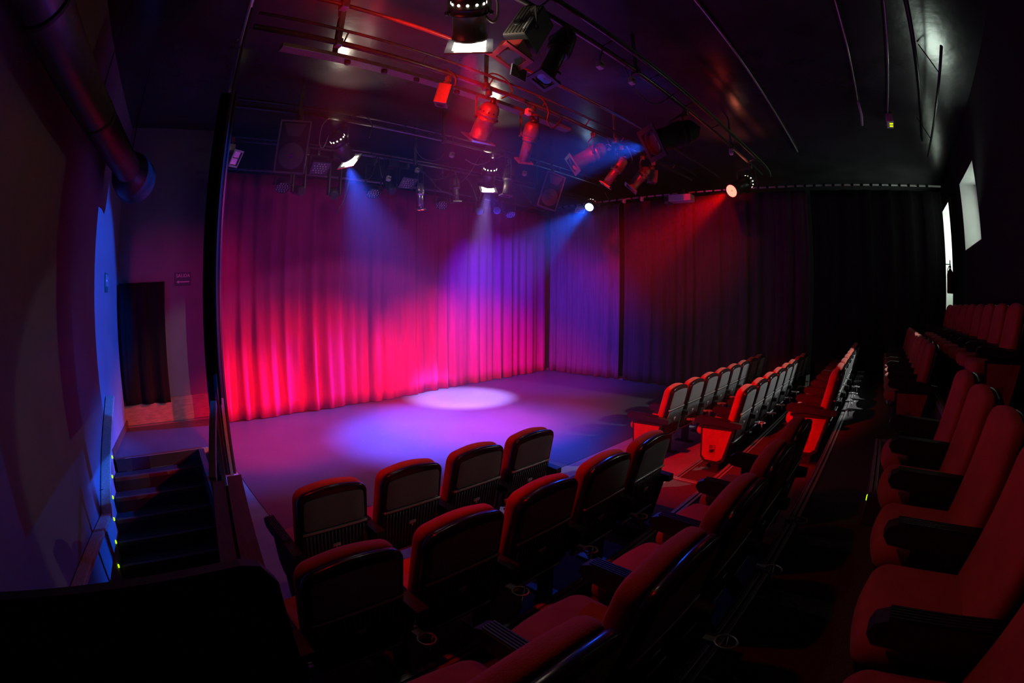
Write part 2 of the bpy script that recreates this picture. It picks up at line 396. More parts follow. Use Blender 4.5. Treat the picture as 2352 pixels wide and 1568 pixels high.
# ------------------------------------------------------------------ theatre seats
def chair_map(u, v, t):                                # v height, t depth towards the stage; reclined back
    return (u, 0.015 + (0.95 - v) * 0.22 + t, v)
def ident(u, v, t): return (u, v, t)
CH = {}
def chair_meshes():
    col = {}
    def keep(nm, mb, m, key=None):
        o = mb.build(nm, m, origin=(0, 0, 0)); col[key or nm] = o; COL.objects.unlink(o); return o
    b = MB(); b.slab(rrect(0.475, 0.44, 0.40, 0.955, 0.075, 5, 0.018), 0.0, 0.085, 0.034, chair_map, 4); keep('back_cushion', b, M['red'])
    b = MB(); b.slab(rrect(0.47, 0.445, 0.33, 0.945, 0.07, 5, 0.018), -0.045, 0.004, 0.018, chair_map, 3); keep('back_shell', b, M['shell'])
    b = MB(); b.slab(rrect(0.40, 0.385, 0.675, 0.895, 0.03, 3, 0.012), -0.050, -0.042, 0.003, chair_map, 2); keep('back_panel', b, M['greycloth'])
    b = MB(); b.slab(rrect(0.43, 0.43, 0.652, 0.668, 0.004, 2), -0.058, -0.04, 0.003, chair_map, 2); keep('back_ledge', b, M['plate'])
    b = MB(); b.slab(rrect(0.43, 0.43, 0.318, 0.336, 0.004, 2), -0.060, -0.03, 0.003, chair_map, 2); keep('lower_edge', b, M['plate'])
    b = MB()
    for i in range(17):
        u = -0.19 + 0.38 * i / 16
        b.slab([(u + 0.006, 0.345), (u + 0.006, 0.64), (u - 0.006, 0.64), (u - 0.006, 0.345)], -0.055, -0.04, 0.002, chair_map, 1)
    keep('ribbed_panel', b, M['ribbed'])
    b = MB(); b.slab(rrect(0.055, 0.055, 0.525, 0.548, 0.003, 1), -0.062, -0.05, 0.001, chair_map, 1)
    b.slab(rrect(0.012, 0.012, 0.503, 0.53, 0.003, 1), -0.062, -0.05, 0.001, chair_map, 1); keep('number_plate', b, M['plate'])
    def smap(u, v, t):                                 # seat cushion: v runs from the back (0.10) to the front (0.56)
        return (u, v, 0.375 + t - 0.05 * max(0, (0.30 - v)) - 0.10 * max(0, v - 0.46))
    b = MB(); b.slab(rrect(0.45, 0.475, 0.115, 0.575, 0.07, 5, 0.02), 0.0, 0.105, 0.045, smap, 4); keep('seat_cushion', b, M['red'])
    b = MB(); b.slab(rrect(0.43, 0.45, 0.125, 0.54, 0.06, 4, 0.02), -0.045, 0.02, 0.02, smap, 3); keep('seat_pan', b, M['shell'])
    # armrest: a beam from the front tip to the backrest, grooved top
    def arm(x, key):
        b = MB()
        prof = [(-0.02, 0.575), (0.40, 0.600), (0.50, 0.600), (0.535, 0.585), (0.545, 0.555), (0.52, 0.525), (0.40, 0.515), (0.34, 0.53), (0.06, 0.515), (-0.02, 0.53)]
        b.poly([(x - 0.032, y, z) for y, z in prof], 0.064, (1, 0, 0))
        for i in range(5): b.box((x - 0.024 + 0.012 * i, 0.32, 0.6005), (0.006, 0.36, 0.007), Matrix.Rotation(0.03, 3, 'X'))
        keep('armrest', b, M['plastic'], key)
        b = MB()
        b.poly([(x - 0.018, y, z) for y, z in [(0.08, 0.525), (0.42, 0.53), (0.40, 0.33), (0.34, 0.26), (0.16, 0.26), (0.12, 0.33)]], 0.036, (1, 0, 0))
        keep('armrest_bracket', b, M['plastic'], key + '_bracket')
        b = MB(); b.box((x, 0.25, 0.135), (0.045, 0.10, 0.26), bev=0.008); b.box((x, 0.25, 0.010), (0.10, 0.26, 0.018), bev=0.005)
        keep('leg', b, M['plastic'], key + '_leg')
    arm(-0.275, 'arm_a'); arm(0.275, 'arm_b')
    for sx, key in ((-1, 'side_a'), (1, 'side_b')):
        x = sx * 0.275
        b = MB()
        pts = [(0.055, 0.51), (0.455, 0.50), (0.43, 0.16), (0.38, 0.105), (0.20, 0.105), (0.14, 0.15)]
        b.poly([(x + sx * 0.022, y, z) for y, z in pts], 0.018, (sx, 0, 0)); keep('side_frame', b, M['plastic'], key + '_frame')
        b = MB()
        pts = [(0.085, 0.49), (0.43, 0.48), (0.41, 0.18), (0.365, 0.135), (0.215, 0.135), (0.165, 0.175)]
        b.poly([(x + sx * 0.040, y, z) for y, z in pts], 0.008, (sx, 0, 0)); keep('side_panel', b, M['red'], key)
        b = MB(); X = x + sx * 0.049
        b.box((X, 0.29, 0.27), (0.014, 0.075, 0.095), bev=0.003); keep('aisle_lamp', b, M['redplastic_redlit'], key + '_lamp')
        b = MB(); b.lathe((X, 0.305, 0.292), (X + sx * 0.012, 0.305, 0.292), [(0.004, 0.017), (0.0095, 0.017), (0.0095, 0.010), (0.004, 0.010)], 14, cap=False)
        b.poly([(X + sx * 0.0072, y, z) for y, z in [(0.318, 0.258), (0.262, 0.275), (0.262, 0.250), (0.285, 0.228), (0.318, 0.236)]], 0.003, (sx, 0, 0))
        keep('aisle_lamp_mark', b, M['plastic'], key + '_mark')
    b = MB()
    ring = [Vector((0.215 + 0.038 * math.cos(a), -0.115 + 0.042 * math.sin(a), 0.50)) for a in [2 * math.pi * i / 18 for i in range(19)]]
    b.path(ring, 0.005, 6); b.path([(0.215 + 0.036, -0.11, 0.50), (0.22, -0.12, 0.43), (0.215 - 0.036, -0.11, 0.50)], 0.004, 5)
    b.box((0.215, -0.055, 0.49), (0.04, 0.05, 0.02)); keep('cup_holder', b, M['plate'])
    return col
CH = chair_meshes()
def add_part(key, parent):
    o = CH[key].copy(); COL.objects.link(o); o.parent = parent
    return o
def chair(x, y, z, label, group, arm_b=False, side=None, cup=True, rz=0.0):
    t = thing('theatre_seat', (x, y, z), label, 'theatre seat', group)
    t.rotation_euler = (0, 0, rz)
    for k in ('back_cushion', 'seat_cushion', 'seat_pan'): add_part(k, t)
    sh = add_part('back_shell', t)
    for k in ('back_panel', 'back_ledge', 'lower_edge', 'ribbed_panel', 'number_plate'): add_part(k, sh)
    for a in ('arm_a',) + (('arm_b',) if arm_b else ()):
        p = add_part(a, t); add_part(a + '_bracket', p); add_part(a + '_leg', t)
    if cup: add_part('cup_holder', t)
    if side:
        f = add_part(side + '_frame', t); add_part(side, f); l = add_part(side + '_lamp', f); m = add_part(side + '_mark', f)
    return t
ORD = ['first', 'second', 'third', 'fourth', 'fifth', 'sixth', 'seventh', 'eighth', 'ninth', 'tenth']
ROWN = {'A': 'front', 'B': 'second', 'C': 'third', 'D': 'fourth', 'E': 'back'}
TOP = {'A': 0.948, 'B': 1.04, 'C': 1.303, 'D': 1.636, 'E': 2.07}
# stair-side block (beside the parapet) and wing block (beside the side curtain)
near = {'A': (0.954, 2.344, 4), 'B': (0.626, 1.438, 5), 'C': (0.53, 0.403, 5), 'D': (0.75, -0.679, 5)}
for k, (x0, y, n) in near.items():
    for i in range(n):
        f = n - 1 - i
        lab = 'red theatre seat, %s row of stair-side block, %s from the centre aisle' % (ROWN[k], ORD[f])
        if f == 0: lab = 'red theatre seat, %s row of stair-side block, right at the centre aisle' % ROWN[k]
        if f == 0: lab = lab.replace('right at', 'directly on')
        chair(x0 + 0.55 * i, y, TOP[k] - 0.955, lab, '%s row of stair-side block' % ROWN[k], arm_b=(f == 0), cup=(f > 0), side='side_b' if f == 0 else None)
far = {'A': (5.16, 2.344, 8), 'B': (5.12, 1.438, 8), 'C': (5.12, 0.403, 8), 'D': (5.16, -0.679, 8), 'E': (4.25, -1.45, 9)}
for k, (x0, y, n) in far.items():
    for i in range(n):
        lab = 'red theatre seat, %s row of curtain-side block, %s from the centre aisle' % (ROWN[k], ORD[i])
        if i == 0: lab = 'red theatre seat, %s row of curtain-side block, directly on the centre aisle' % ROWN[k]
        chair(x0 + 0.55 * i, y, TOP[k] - 0.955, lab, '%s row of curtain-side block' % ROWN[k], arm_b=(i == n - 1), cup=(i < n - 1), side='side_a' if i == 0 else None)
for o in CH.values():
    bpy.data.objects.remove(o)

# ------------------------------------------------------------------ curtains
def drape(name, p0, p1, z0, z1, m, amp=0.05, wl_=0.32, seed=1, flare=0.25, thick=0.006, sag=0.0, normal=None):
    rnd = random.Random(seed)
    p0 = Vector((p0[0], p0[1], 0)); p1 = Vector((p1[0], p1[1], 0)); L = (p1 - p0).length; d = (p1 - p0) / L
    n = Vector((-d.y, d.x, 0))
    comps = [(rnd.uniform(0.7, 1.5) * wl_, rnd.uniform(0, 6.28), rnd.uniform(0.5, 1.0)) for _ in range(4)] + [(wl_ * 3.1, rnd.uniform(0, 6), 0.8)]
    nu = max(24, int(L / 0.030)); nv = 16
    bm = bmesh.new(); rows = []
    for j in range(nv + 1):
        f = j / nv; z = z1 + (z0 - z1) * f; row = []
        for i in range(nu + 1):
            s = L * i / nu
            h = sum(a * math.sin(6.283 * s / w + ph + 0.25 * f * k) for k, (w, ph, a) in enumerate(comps)) / 2.6
            h = math.copysign(abs(h) ** 0.8, h)
            A = amp * (0.55 + flare * f + 0.25 * f * f)
            zz = z + (sag * math.sin(s * 2.1 + seed) if j == nv else 0)
            row.append(bm.verts.new(p0 + d * (s + 0.02 * math.sin(6.283 * s / wl_ * 1.3)) + n * (h * A) + Vector((0, 0, zz))))
        rows.append(row)
    for a, b2 in zip(rows, rows[1:]):
        for i in range(nu): bm.faces.new((a[i], a[i + 1], b2[i + 1], b2[i])).smooth = True
    mid = (p0 + p1) / 2 + Vector((0, 0, (z0 + z1) / 2))
    bmesh.ops.translate(bm, verts=bm.verts, vec=-mid)
    me = bpy.data.meshes.new(name); bm.to_mesh(me); bm.free(); me.materials.append(m)
    o = bpy.data.objects.new(name, me); COL.objects.link(o); o.location = mid
    so = o.modifiers.new('thickness', 'SOLIDIFY'); so.thickness = thick; so.offset = 0
    return o
c = 'stage curtain'
tag(drape('stage_curtain', (1.28, 7.80), (5.24, 7.86), 0.012, 4.03, M['curtain'], 0.085, 0.36, 3), 'wide crimson pleated curtain across the back of the stage nearest the exit', c, 'curtains around the stage')
tag(drape('stage_curtain', (5.20, 7.97), (9.41, 8.16), 0.012, 4.03, M['curtain'], 0.070, 0.26, 8), 'crimson back curtain reaching into the far corner of the stage', c, 'curtains around the stage')
tag(drape('stage_curtain', (9.52, 8.06), (9.60, 6.02), 0.012, 4.14, M['sidecloth'], 0.055, 0.24, 5), 'violet-lit side curtain between the stage corner and the dark gap', c, 'curtains around the stage')
tag(drape('stage_curtain', (9.58, 5.85), (9.54, 1.5), 0.012, 4.14, M['plumcloth'], 0.065, 0.27, 12), 'dim plum side curtain beyond the dark gap, behind the front row', c, 'curtains around the stage')
tag(drape('stage_curtain', (9.56, 1.42), (9.58, -1.42), 0.012, 4.14, M['blackcloth'], 0.05, 0.30, 15), 'black side curtain closing off the seating, ending beside the window', c, 'curtains around the stage')
tag(drape('added_gap_cloth', (9.98, 6.8), (9.98, 5.1), 0.012, 4.14, M['blackcloth'], 0.03, 0.3, 31), 'added black cloth keeping the gap between the side curtains dark', 'backing cloth')  # cloth added to block the light showing behind the gap
tag(drape('door_curtain', (-0.42, 8.335), (0.44, 8.335), 0.36, 2.32, M['blackcloth'], 0.05, 0.28, 21, sag=0.012), 'short black curtain hung over the exit doorway', 'curtain')

# ------------------------------------------------------------------ signs
def letters(text, size, loc, rot, m, parent, name, extrude=0.002, ax='CENTER'):
    cu = bpy.data.curves.new(name, 'FONT'); cu.body = text; cu.size = size; cu.extrude = extrude; cu.align_x = ax; cu.align_y = 'CENTER'
    tmp = bpy.data.objects.new('tmp', cu); COL.objects.link(tmp)
    dg = bpy.context.evaluated_depsgraph_get(); me = bpy.data.meshes.new_from_object(tmp.evaluated_get(dg))
    bpy.data.objects.remove(tmp)
    o = bpy.data.objects.new(name, me); COL.objects.link(o); me.materials.clear(); me.materials.append(m)
    o.parent = parent
    o.matrix_local = Matrix.Translation(Vector(loc) - Vector(parent['_o'])) @ rot
    return o
sg = thing('exit_sign', (0.785, YB - 0.012, 2.355), 'green exit sign with white SALIDA lettering and arrow on the back wall', 'sign')
MB().box((0.785, YB - 0.012, 2.355), (0.30, 0.012, 0.215), bev=0.002).build('sign_board', M['signgreen'], sg)
face = Matrix.Rotation(R(90), 4, 'X')
t_ = letters('SALIDA', 0.078, (0.785, YB - 0.020, 2.405), face, M['signwhite'], sg, 'lettering')
b = MB(); z = 2.305
b.poly([(0.665, YB - 0.022, z), (0.715, YB - 0.022, z - 0.026), (0.705, YB - 0.022, z - 0.008), (0.905, YB - 0.022, z - 0.008), (0.905, YB - 0.022, z + 0.008), (0.705, YB - 0.022, z + 0.008), (0.715, YB - 0.022, z + 0.026)], 0.003, (0, 1, 0))
b.build('arrow', M['signwhite'], sg)
hy = 7.35; hx = wl(hy)
hs = thing('hydrant_sign', (hx + 0.01, hy, 2.30), 'small green and white H sign on the angled wall beside the exit', 'sign')
ang = math.atan2(0.127, 1.0)
rotw = Matrix.Rotation(-ang, 4, 'Z')
MB().box((hx + 0.008, hy, 2.30), (0.012, 0.24, 0.27), rotw.to_3x3()).build('sign_board', M['signgreen'], hs)
letters('H', 0.24, (hx + 0.017, hy, 2.32), rotw @ Matrix.Rotation(R(90), 4, 'Z') @ Matrix.Rotation(R(90), 4, 'X'), M['signwhite'], hs, 'lettering')

# ------------------------------------------------------------------ handrails, parapet, partition, leg column
hr = thing('handrail', (wl(5.2) + .06, 5.2, 0.6), 'pale wooden handrail following the angled wall down the exit stairs', 'handrail')
def railbar(p0, p1, w, h, nm, m, root):
    p0 = Vector(p0); p1 = Vector(p1); d = p1 - p0; x, y, dd = frame_from(d)
    rot = Matrix((x, y, dd)).transposed()
    MB().box((p0 + p1) / 2, (w, h, d.length), rot, bev=0.006).build(nm, m, root)
def wr(y, z, off=0.06): return (wl(y) + off, y, z)
railbar(wr(6.80, 0.80, 0.08), wr(5.20, -0.19, 0.08), 0.13, 0.05, 'rail', M['wood'], hr)
railbar(wr(5.24, -0.19, 0.08), wr(3.2, 0.0, 0.08), 0.13, 0.05, 'rail', M['wood'], hr)
for y, z in ((6.3, 0.48), (5.5, -0.01), (4.2, -0.10)):
    MB().box((wl(y) + 0.022, y, z), (0.05, 0.04, 0.05)).build('bracket', M['black'], hr)
pr = thing('stair_handrail', (0.62, 4.3, 0.6), 'dark red wooden handrail post sloping up beyond the parapet boards', 'handrail')
railbar((0.50, 4.12, 0.44), (0.74, 5.0, 0.93), 0.07, 0.07, 'rail', M['darkwood'], pr)
railbar((0.50, 4.11, 0.0), (0.50, 4.11, 0.44), 0.06, 0.06, 'post', M['darkwood'], pr)
railbar((0.73, 4.97, 0.0), (0.73, 4.97, 0.92), 0.05, 0.05, 'post', M['darkwood'], pr)
pp = thing('parapet', (0.5, 3.2, 0.0), 'low boarded parapet with two wooden top planks beside the stairwell', 'parapet')
def plank(xa, xb, y0, y1, z0, z1, sl, nm, m):
    b = MB()
    def X(x, y): return x + sl * (y - 4.05)
    b.poly([(X(xa, y0), y0, z0), (X(xb, y0), y0, z0), (X(xb, y1), y1, z0), (X(xa, y1), y1, z0)], z1 - z0, (0, 0, 1)); b.build(nm, m, pp)
plank(0.485, 0.60, 2.35, 4.05, 0.40, 0.445, 0.17, 'top_plank', M['darkwood'])
plank(0.625, 0.765, 2.35, 4.07, 0.42, 0.465, 0.17, 'top_plank', M['darkwood'])
plank(0.53, 0.72, 2.37, 4.02, 0.0, 0.40, 0.17, 'parapet_core', M['blackwall'])
plank(0.735, 0.757, 2.35, 4.06, 0.0, 0.418, 0.17, 'side_board', M['darkwood'])
pt = MB(); pt.poly([(wl(1.47) + 0.005, 1.47, -0.2), (0.32, 1.47, -0.2), (0.32, 1.47, 1.02), (0.27, 1.47, 1.10), (0.20, 1.47, 1.12), (wl(1.47) + .005, 1.47, 1.12)], 0.05, (0, -1, 0))
tag(pt.build('partition', M['blackwall']), 'black painted partition panel at the near end of the exit stairwell', 'partition')
lg = thing('masking_leg', (0.93, 5.45, 0), 'tall narrow black masking flat standing beside the stage edge', 'masking flat')
b = MB(); b.poly([(0.755, 5.43, 0.0), (0.945, 5.40, 0.0), (0.945, 5.46, 0.0), (0.755, 5.49, 0.0)], 4.38, (0, 0, 1)); b.build('cloth_face', M['blackcloth'], lg)
b = MB(); b.poly([(0.92, 5.40, 1.2), (0.595, 3.58, 1.2), (0.578, 3.58, 1.2), (0.90, 5.42, 1.2)], 3.20, (0, 0, 1)); b.build('return_face', M['blackcloth'], lg)
b = MB(); b.box((0.955, 5.43, 2.19), (0.02, 0.07, 4.38)); b.build('edge_batten', M['black'], lg)
b = MB(); b.box((0.86, 5.385, 2.19), (0.014, 0.02, 4.36)); b.build('seam_batten', M['black'], lg)
b = MB(); b.box((0.90, 5.36, 0.45), (0.035, 0.02, 0.9)); b.build('brace', M['greymetal'], lg)

# ------------------------------------------------------------------ ventilation duct along the angled wall
dc = thing('ventilation_duct', (-0.6, 4.6, 3.55), 'large corrugated foil ventilation duct hung along the angled wall', 'duct')
def dax(y): return Vector((-0.14 - 0.180 * (6.8 - y), y, 3.56))
b = MB(); prof = []; L = (dax(6.4) - dax(1.2)).length; t = 0
while t < L: prof += [(t, 0.155), (t + 0.03, 0.172)]; t += 0.06
b.lathe(dax(1.2), dax(6.4), prof, 24); b.build('corrugated_hose', M['foil'], dc)
b = MB(); b.lathe(dax(5.95), dax(6.75), [(0, 0.172), (0.12, 0.25), (0.30, 0.29), (0.32, 0.29), (0.58, 0.29), (0.60, 0.31), (0.63, 0.31), (0.63, 0.27), (0.40, 0.26)], 28, cap=False); b.build('outlet_collar', M['black'], dc)
for y in (2.4, 4.2, 6.1):
    b = MB(); p = dax(y); b.lathe(p - Vector((0.003, 0.02, 0)), p + Vector((0.003, 0.02, 0)), [(0, 0.178), (0.04, 0.178)], 24, cap=False); b.path([p + Vector((0, 0, 0.17)), Vector((p.x, p.y, CEIL))], 0.006); b.build('hanger', M['black'], dc)

# ------------------------------------------------------------------ lighting grid
def bar(p0, p1, name, label, cat, m, r=0.026, chord=None, hang=(), group='steel lighting bars'):
    t = thing(name, ((Vector(p0) + Vector(p1)) / 2), label, cat, group)
    MB().tube(p0, p1, r, 12).build('tube', m, t)
    if chord:
        q0 = Vector(p0) + Vector(chord); q1 = Vector(p1) + Vector(chord)
        MB().tube(q0, q1, 0.017, 10).build('upper_tube', m, t)
        L = (q1 - q0).length; n = int(L / 0.9)
        for i in range(1, n):
            f = i / n; a = Vector(p0).lerp(Vector(p1), f); c2 = q0.lerp(q1, f)
            MB().tube(a, c2, 0.010, 6).build('strut', m, t)
    for x in hang:
        f = (x - p0[0]) / (p1[0] - p0[0]); a = Vector(p0).lerp(Vector(p1), f)
        MB().box((a.x, a.y, (a.z + CEIL) / 2), (0.055, 0.02, CEIL - a.z - 0.002)).build('hanger_bar', m, t)
        MB().box(a, (0.07, 0.09, 0.09), bev=0.01).build('hanger_clamp', m, t)
    return t
GZ = 4.45
bar((1.02, 5.97, GZ), (9.2, 5.97, GZ), 'lighting_bar', 'steel lighting bar carrying both loudspeakers, middle of the stage', 'lighting bar', M['pipe'], chord=(0, 0.05, 0.13), hang=(2.0, 4.45, 7.1))
bar((0.72, 3.97, GZ), (9.3, 3.97, GZ), 'lighting_bar', 'steel lighting bar with red-lit spotlights and cable tray below it', 'lighting bar', M['pipe'], r=0.03, chord=(0, -0.10, 0.10), hang=(1.62, 3.55, 6.3))
bar((0.62, 3.32, GZ), (9.3, 3.32, GZ), 'lighting_bar', 'thin bare lighting bar with no lamps on it', 'lighting bar', M['pipe'], r=0.02, hang=(1.35,))
bar((0.8, 2.38, GZ), (9.3, 2.38, GZ), 'lighting_bar', 'front lighting bar above the front row with the largest black spotlights', 'lighting bar', M['pipe'], r=0.03, chord=(0, -0.16, 0.05), hang=(4.3, 7.4))
bar((1.0, 7.0, 4.32), (9.3, 7.0, 4.32), 'lighting_bar', 'rear lighting bar hung with cables close to the back curtain', 'lighting bar', M['pipe'], r=0.022, chord=(0, 0.12, 0.10), hang=(4.6, 7.8))
bar((1.30, 7.74, 4.08), (9.3, 8.0, 4.14), 'curtain_rail', 'pale flat rail above the top edge of the back curtain', 'curtain rail', M['greymetal'], r=0.024, group=None)
sr_ = bar((9.55, 8.25, 4.24), (9.56, -1.46, 4.24), 'curtain_rail', 'long side rail carrying the side curtains, wrapped with pale ties', 'curtain rail', M['brightpipe'], r=0.02, group=None)
for i in range(46):
    y = 8.05 - 0.205 * i
    MB().lathe((9.555, y, 4.24), (9.555, y + 0.05, 4.24), [(0, 0.026), (0.05, 0.026)], 8).build('tie', M['blackcloth'], sr_)
sp = thing('side_bar', (0.6, 4.3, 4.45), 'bright steel bar along the ceiling edge over the exit stairs', 'lighting bar', 'steel lighting bars')
MB().tube((0.93, 5.9, 4.45), (0.35, 2.2, 4.45), 0.024, 14).build('tube', M['brightpipe'], sp)
b = MB(); c0 = Vector((0.665, 4.35, 4.45)); b.path([c0 + Vector((0.05 * math.cos(a), 0.012 * math.sin(3 * a), 0.05 * math.sin(a))) for a in [6.283 * i / 14 for i in range(15)]], 0.008)
b.path([c0 + Vector((-0.04, 0, -0.03)), c0 + Vector((-0.09, 0.02, -0.10))], 0.007); b.build('rope_tie', M['whitecable'], sp)
# cable tray under the second bar, with round sockets
tr = thing('cable_tray', (2.8, 4.0, 4.30), 'flat cable tray with round sockets beneath the red-lit lighting bar', 'cable tray')
MB().box((3.25, 4.22, 4.42), (4.3, 0.13, 0.05), bev=0.006).build('tray', M['greymetal'], tr)
for x in (1.85, 2.30, 2.72, 3.3, 3.9, 4.6): MB().lathe((x, 4.2, 4.397), (x, 4.2, 4.34), [(0, 0.035), (0.03, 0.035), (0.045, 0.028)], 14).build('socket', M['black'], tr)
MB().box((1.70, 4.22, 4.69), (0.04, 0.06, 0.50)).build('bracket', M['black'], tr)

# ------------------------------------------------------------------ lamps
def hang_yoke(root, clamp, c, axis, half, m, drop_m=None):
    """clamp on the bar, stem, and a U yoke round a body centred at c with half-width half across the axis"""
    clamp = Vector(clamp); c = Vector(c); x, y, d = frame_from(axis)
    side = Vector((d.y, -d.x, 0)); side = side.normalized() if side.length > 1e-3 else Vector((1, 0, 0))
    up = Vector((0, 0, 1))
    top = c + up * min(max((clamp - c).length * 0.75, half * 1.1), max((clamp.z - c.z) - 0.13, half * 0.7))
    a = c + side * half; e = c - side * half
    b = MB(); b.box(clamp + Vector((0, 0, -0.0735)), (0.05, 0.075, 0.08), bev=0.012); b.tube(clamp + Vector((0, 0, -0.10)), top, 0.009, 8)
    b.tube(clamp + Vector((-0.02, 0, -.08)), clamp + Vector((0.05, 0, -.08)), 0.008, 6); b.build('clamp', M['pipe'], root)
    b = MB(); ta = top + side * half; te = top - side * half
    for p, q in ((a, ta), (ta, te), (te, e)):
        dd = q - p; X, Y, D = frame_from(dd, side.cross(Vector((0, 0, 1))))
        b.box((p + q) / 2, (0.028, 0.006, dd.length + 0.006), Matrix((X, Y, D)).transposed())
    b.build('yoke', m, root)
    for p, s_ in ((a, 1), (e, -1)):
        MB().lathe(p, p + side * s_ * 0.03, [(0, 0.02), (0.02, 0.02), (0.03, 0.012)], 12).build('knob', M['black'], root)

def gel_frame(root, p, d, half, m, name='gel_frame', deep=0.02):
    x, y, d = frame_from(d); rot = Matrix((x, y, d)).transposed(); b = MB(); p = Vector(p); w = half * 0.30
    for s_ in (-1, 1):
        b.box(p + x * s_ * (half - w / 2), (w, half * 2, deep), rot); b.box(p + y * s_ * (half - w / 2), (half * 2 - 2 * w, w, deep), rot)
    b.build(name, m, root)

def par_can(clamp, rear, front, r, label, group=None, lit=None, m='can', vents=True, frame=True, name='par_can', glow='glow_white'):
    rear = Vector(rear); front = Vector(front); d = (front - rear); L = d.length; d = d / L
    t = thing(name, clamp, label, 'spotlight', group); m_ = M[m]
    b = MB(); b.lathe(rear, front, [(0, r * 0.35), (0.012, r * 0.62), (L * 0.10, r * 0.86), (L * 0.18, r * 0.94), (L * 0.30, r * 0.95), (L * 0.31, r * 1.04), (L * 0.34, r * 1.04), (L * 0.35, r * 0.98), (L * 0.44, r * 0.98), (L * 0.45, r * 1.04), (L * 0.47, r * 1.04), (L * 0.50, r * 0.92), (L * 0.93, r * 0.92), (L * 0.94, r * 1.0), (L, r * 1.0), (L, r * 0.88), (L * 0.90, r * 0.86)], 26, cap=False)
    b.lathe(rear, front, [(0, r * 0.35), (0.004, 0.001)], 26, cap=False)
    body = b.build('can', m_, t)
    MB().lathe(front - d * (0.016 if lit else L * 0.09), front, [(0, 0.01), (0.004, r * 0.5), (0.012, r * 0.86)], 24, cap=False).build('lens', M[glow] if lit else M['darkglass'], t)
    MB().lathe(rear - d * 0.07, rear + d * 0.02, [(0, r * 0.20), (0.05, r * 0.24), (0.09, r * 0.36)], 14).build('lamp_cap', M['black'], t)
    if vents:
        x, y, _ = frame_from(d); b = MB()
        for i in range(12):
            a = 6.283 * i / 12; p = rear + d * (L * 0.235) + (x * math.cos(a) + y * math.sin(a)) * r * 0.945
            b.lathe(p, p + (x * math.cos(a) + y * math.sin(a)) * 0.006, [(0, 0.011), (0.004, 0.011)], 8)
        ring = rear + d * (L * 0.235); b.lathe(ring - d * 0.012, ring, [(0, r * 0.80), (0.024, r * 0.80)], 20, cap=False)
        b.build('vent_holes', M['glow_vent'] if lit else M['plastic'], t)
    if frame:
        gel_frame(t, front + d * (0.062 if lit else 0.012), d, r * 1.30, M['reflector'] if lit else m_, deep=0.014)  # lit lamps: brighter frame metal stands for the light on it
        if lit:
            x, y, dd = frame_from(d); MB().box(front + d * 0.062, (r * 1.86, r * 1.86, 0.003), Matrix((x, y, dd)).transposed()).build('gel_sheet', M[glow], t)  # sheet glows by itself, standing for lamp light behind the gel
    mid = rear.lerp(front, 0.45)
    hang_yoke(t, clamp, mid, d, r * 1.10, m_)
    return t, front, d

def profile_spot(clamp, rear, front, r, label, group=None, m='can', lit=False):
    rear = Vector(rear); front = Vector(front); d = front - rear; L = d.length; d /= L
    t = thing('profile_spotlight', clamp, label, 'spotlight', group); m_ = M[m]
    b = MB(); b.lathe(rear, front, [(0, r * 0.5), (L * 0.04, r * 0.8), (L * 0.10, r * 0.95), (L * 0.30, r * 1.05), (L * 0.36, r * 0.95)], 22); b.build('lamp_house', m_, t)
    b = MB(); 
    for k in range(4): b.lathe(rear + d * L * (0.34 + 0.025 * k), front, [(0, r * 0.9), (0.008, r * 1.08), (0.016, r * 0.9)], 22)
    b.lathe(rear + d * L * 0.34, front, [(0, r * 0.88), (L * 0.14, r * 0.88)], 22); b.build('gate', m_, t)
    b = MB(); b.lathe(rear + d * L * 0.47, front, [(0, r * 0.72), (L * 0.50, r * 0.72), (L * 0.50, r * 0.62), (L * 0.46, r * 0.6)], 22, cap=False); b.build('lens_tube', m_, t)
    x, y, _ = frame_from(d); rot = Matrix((x, y, d)).transposed()
    MB().lathe(front - d * 0.03, front, [(0, 0.005), (0.004, r * 0.6)], 18, cap=False).build('lens', M['glow_red'] if lit else M['darkglass'], t)
    gel_frame(t, front - d * 0.008, d, r * 1.0, m_, deep=0.022)
    for s_ in (-1, 1): MB().tube(rear + d * L * 0.40 + x * s_ * r * 0.9, rear + d * L * 0.40 + x * s_ * r * 1.5, 0.006, 6).build('shutter_handle', M['black'], t)
    MB().tube(rear + d * L * 0.72 - y * r * 0.7, rear + d * L * 0.72 - y * r * 1.1, 0.012, 8).build('focus_knob', M['black'], t)
    MB().lathe(rear - d * 0.05, rear, [(0, r * 0.3), (0.05, r * 0.5)], 12).build('lamp_cap', M['black'], t)
    hang_yoke(t, clamp, rear.lerp(front, 0.38), d, r * 1.22, m_)
    return t, front, d

g1 = 'spotlights on the front lighting bar'; g2 = 'red-lit spotlights on the second lighting bar'; g3 = 'spotlights on the middle lighting bar'; g4 = 'lamps on the rear lighting bar'
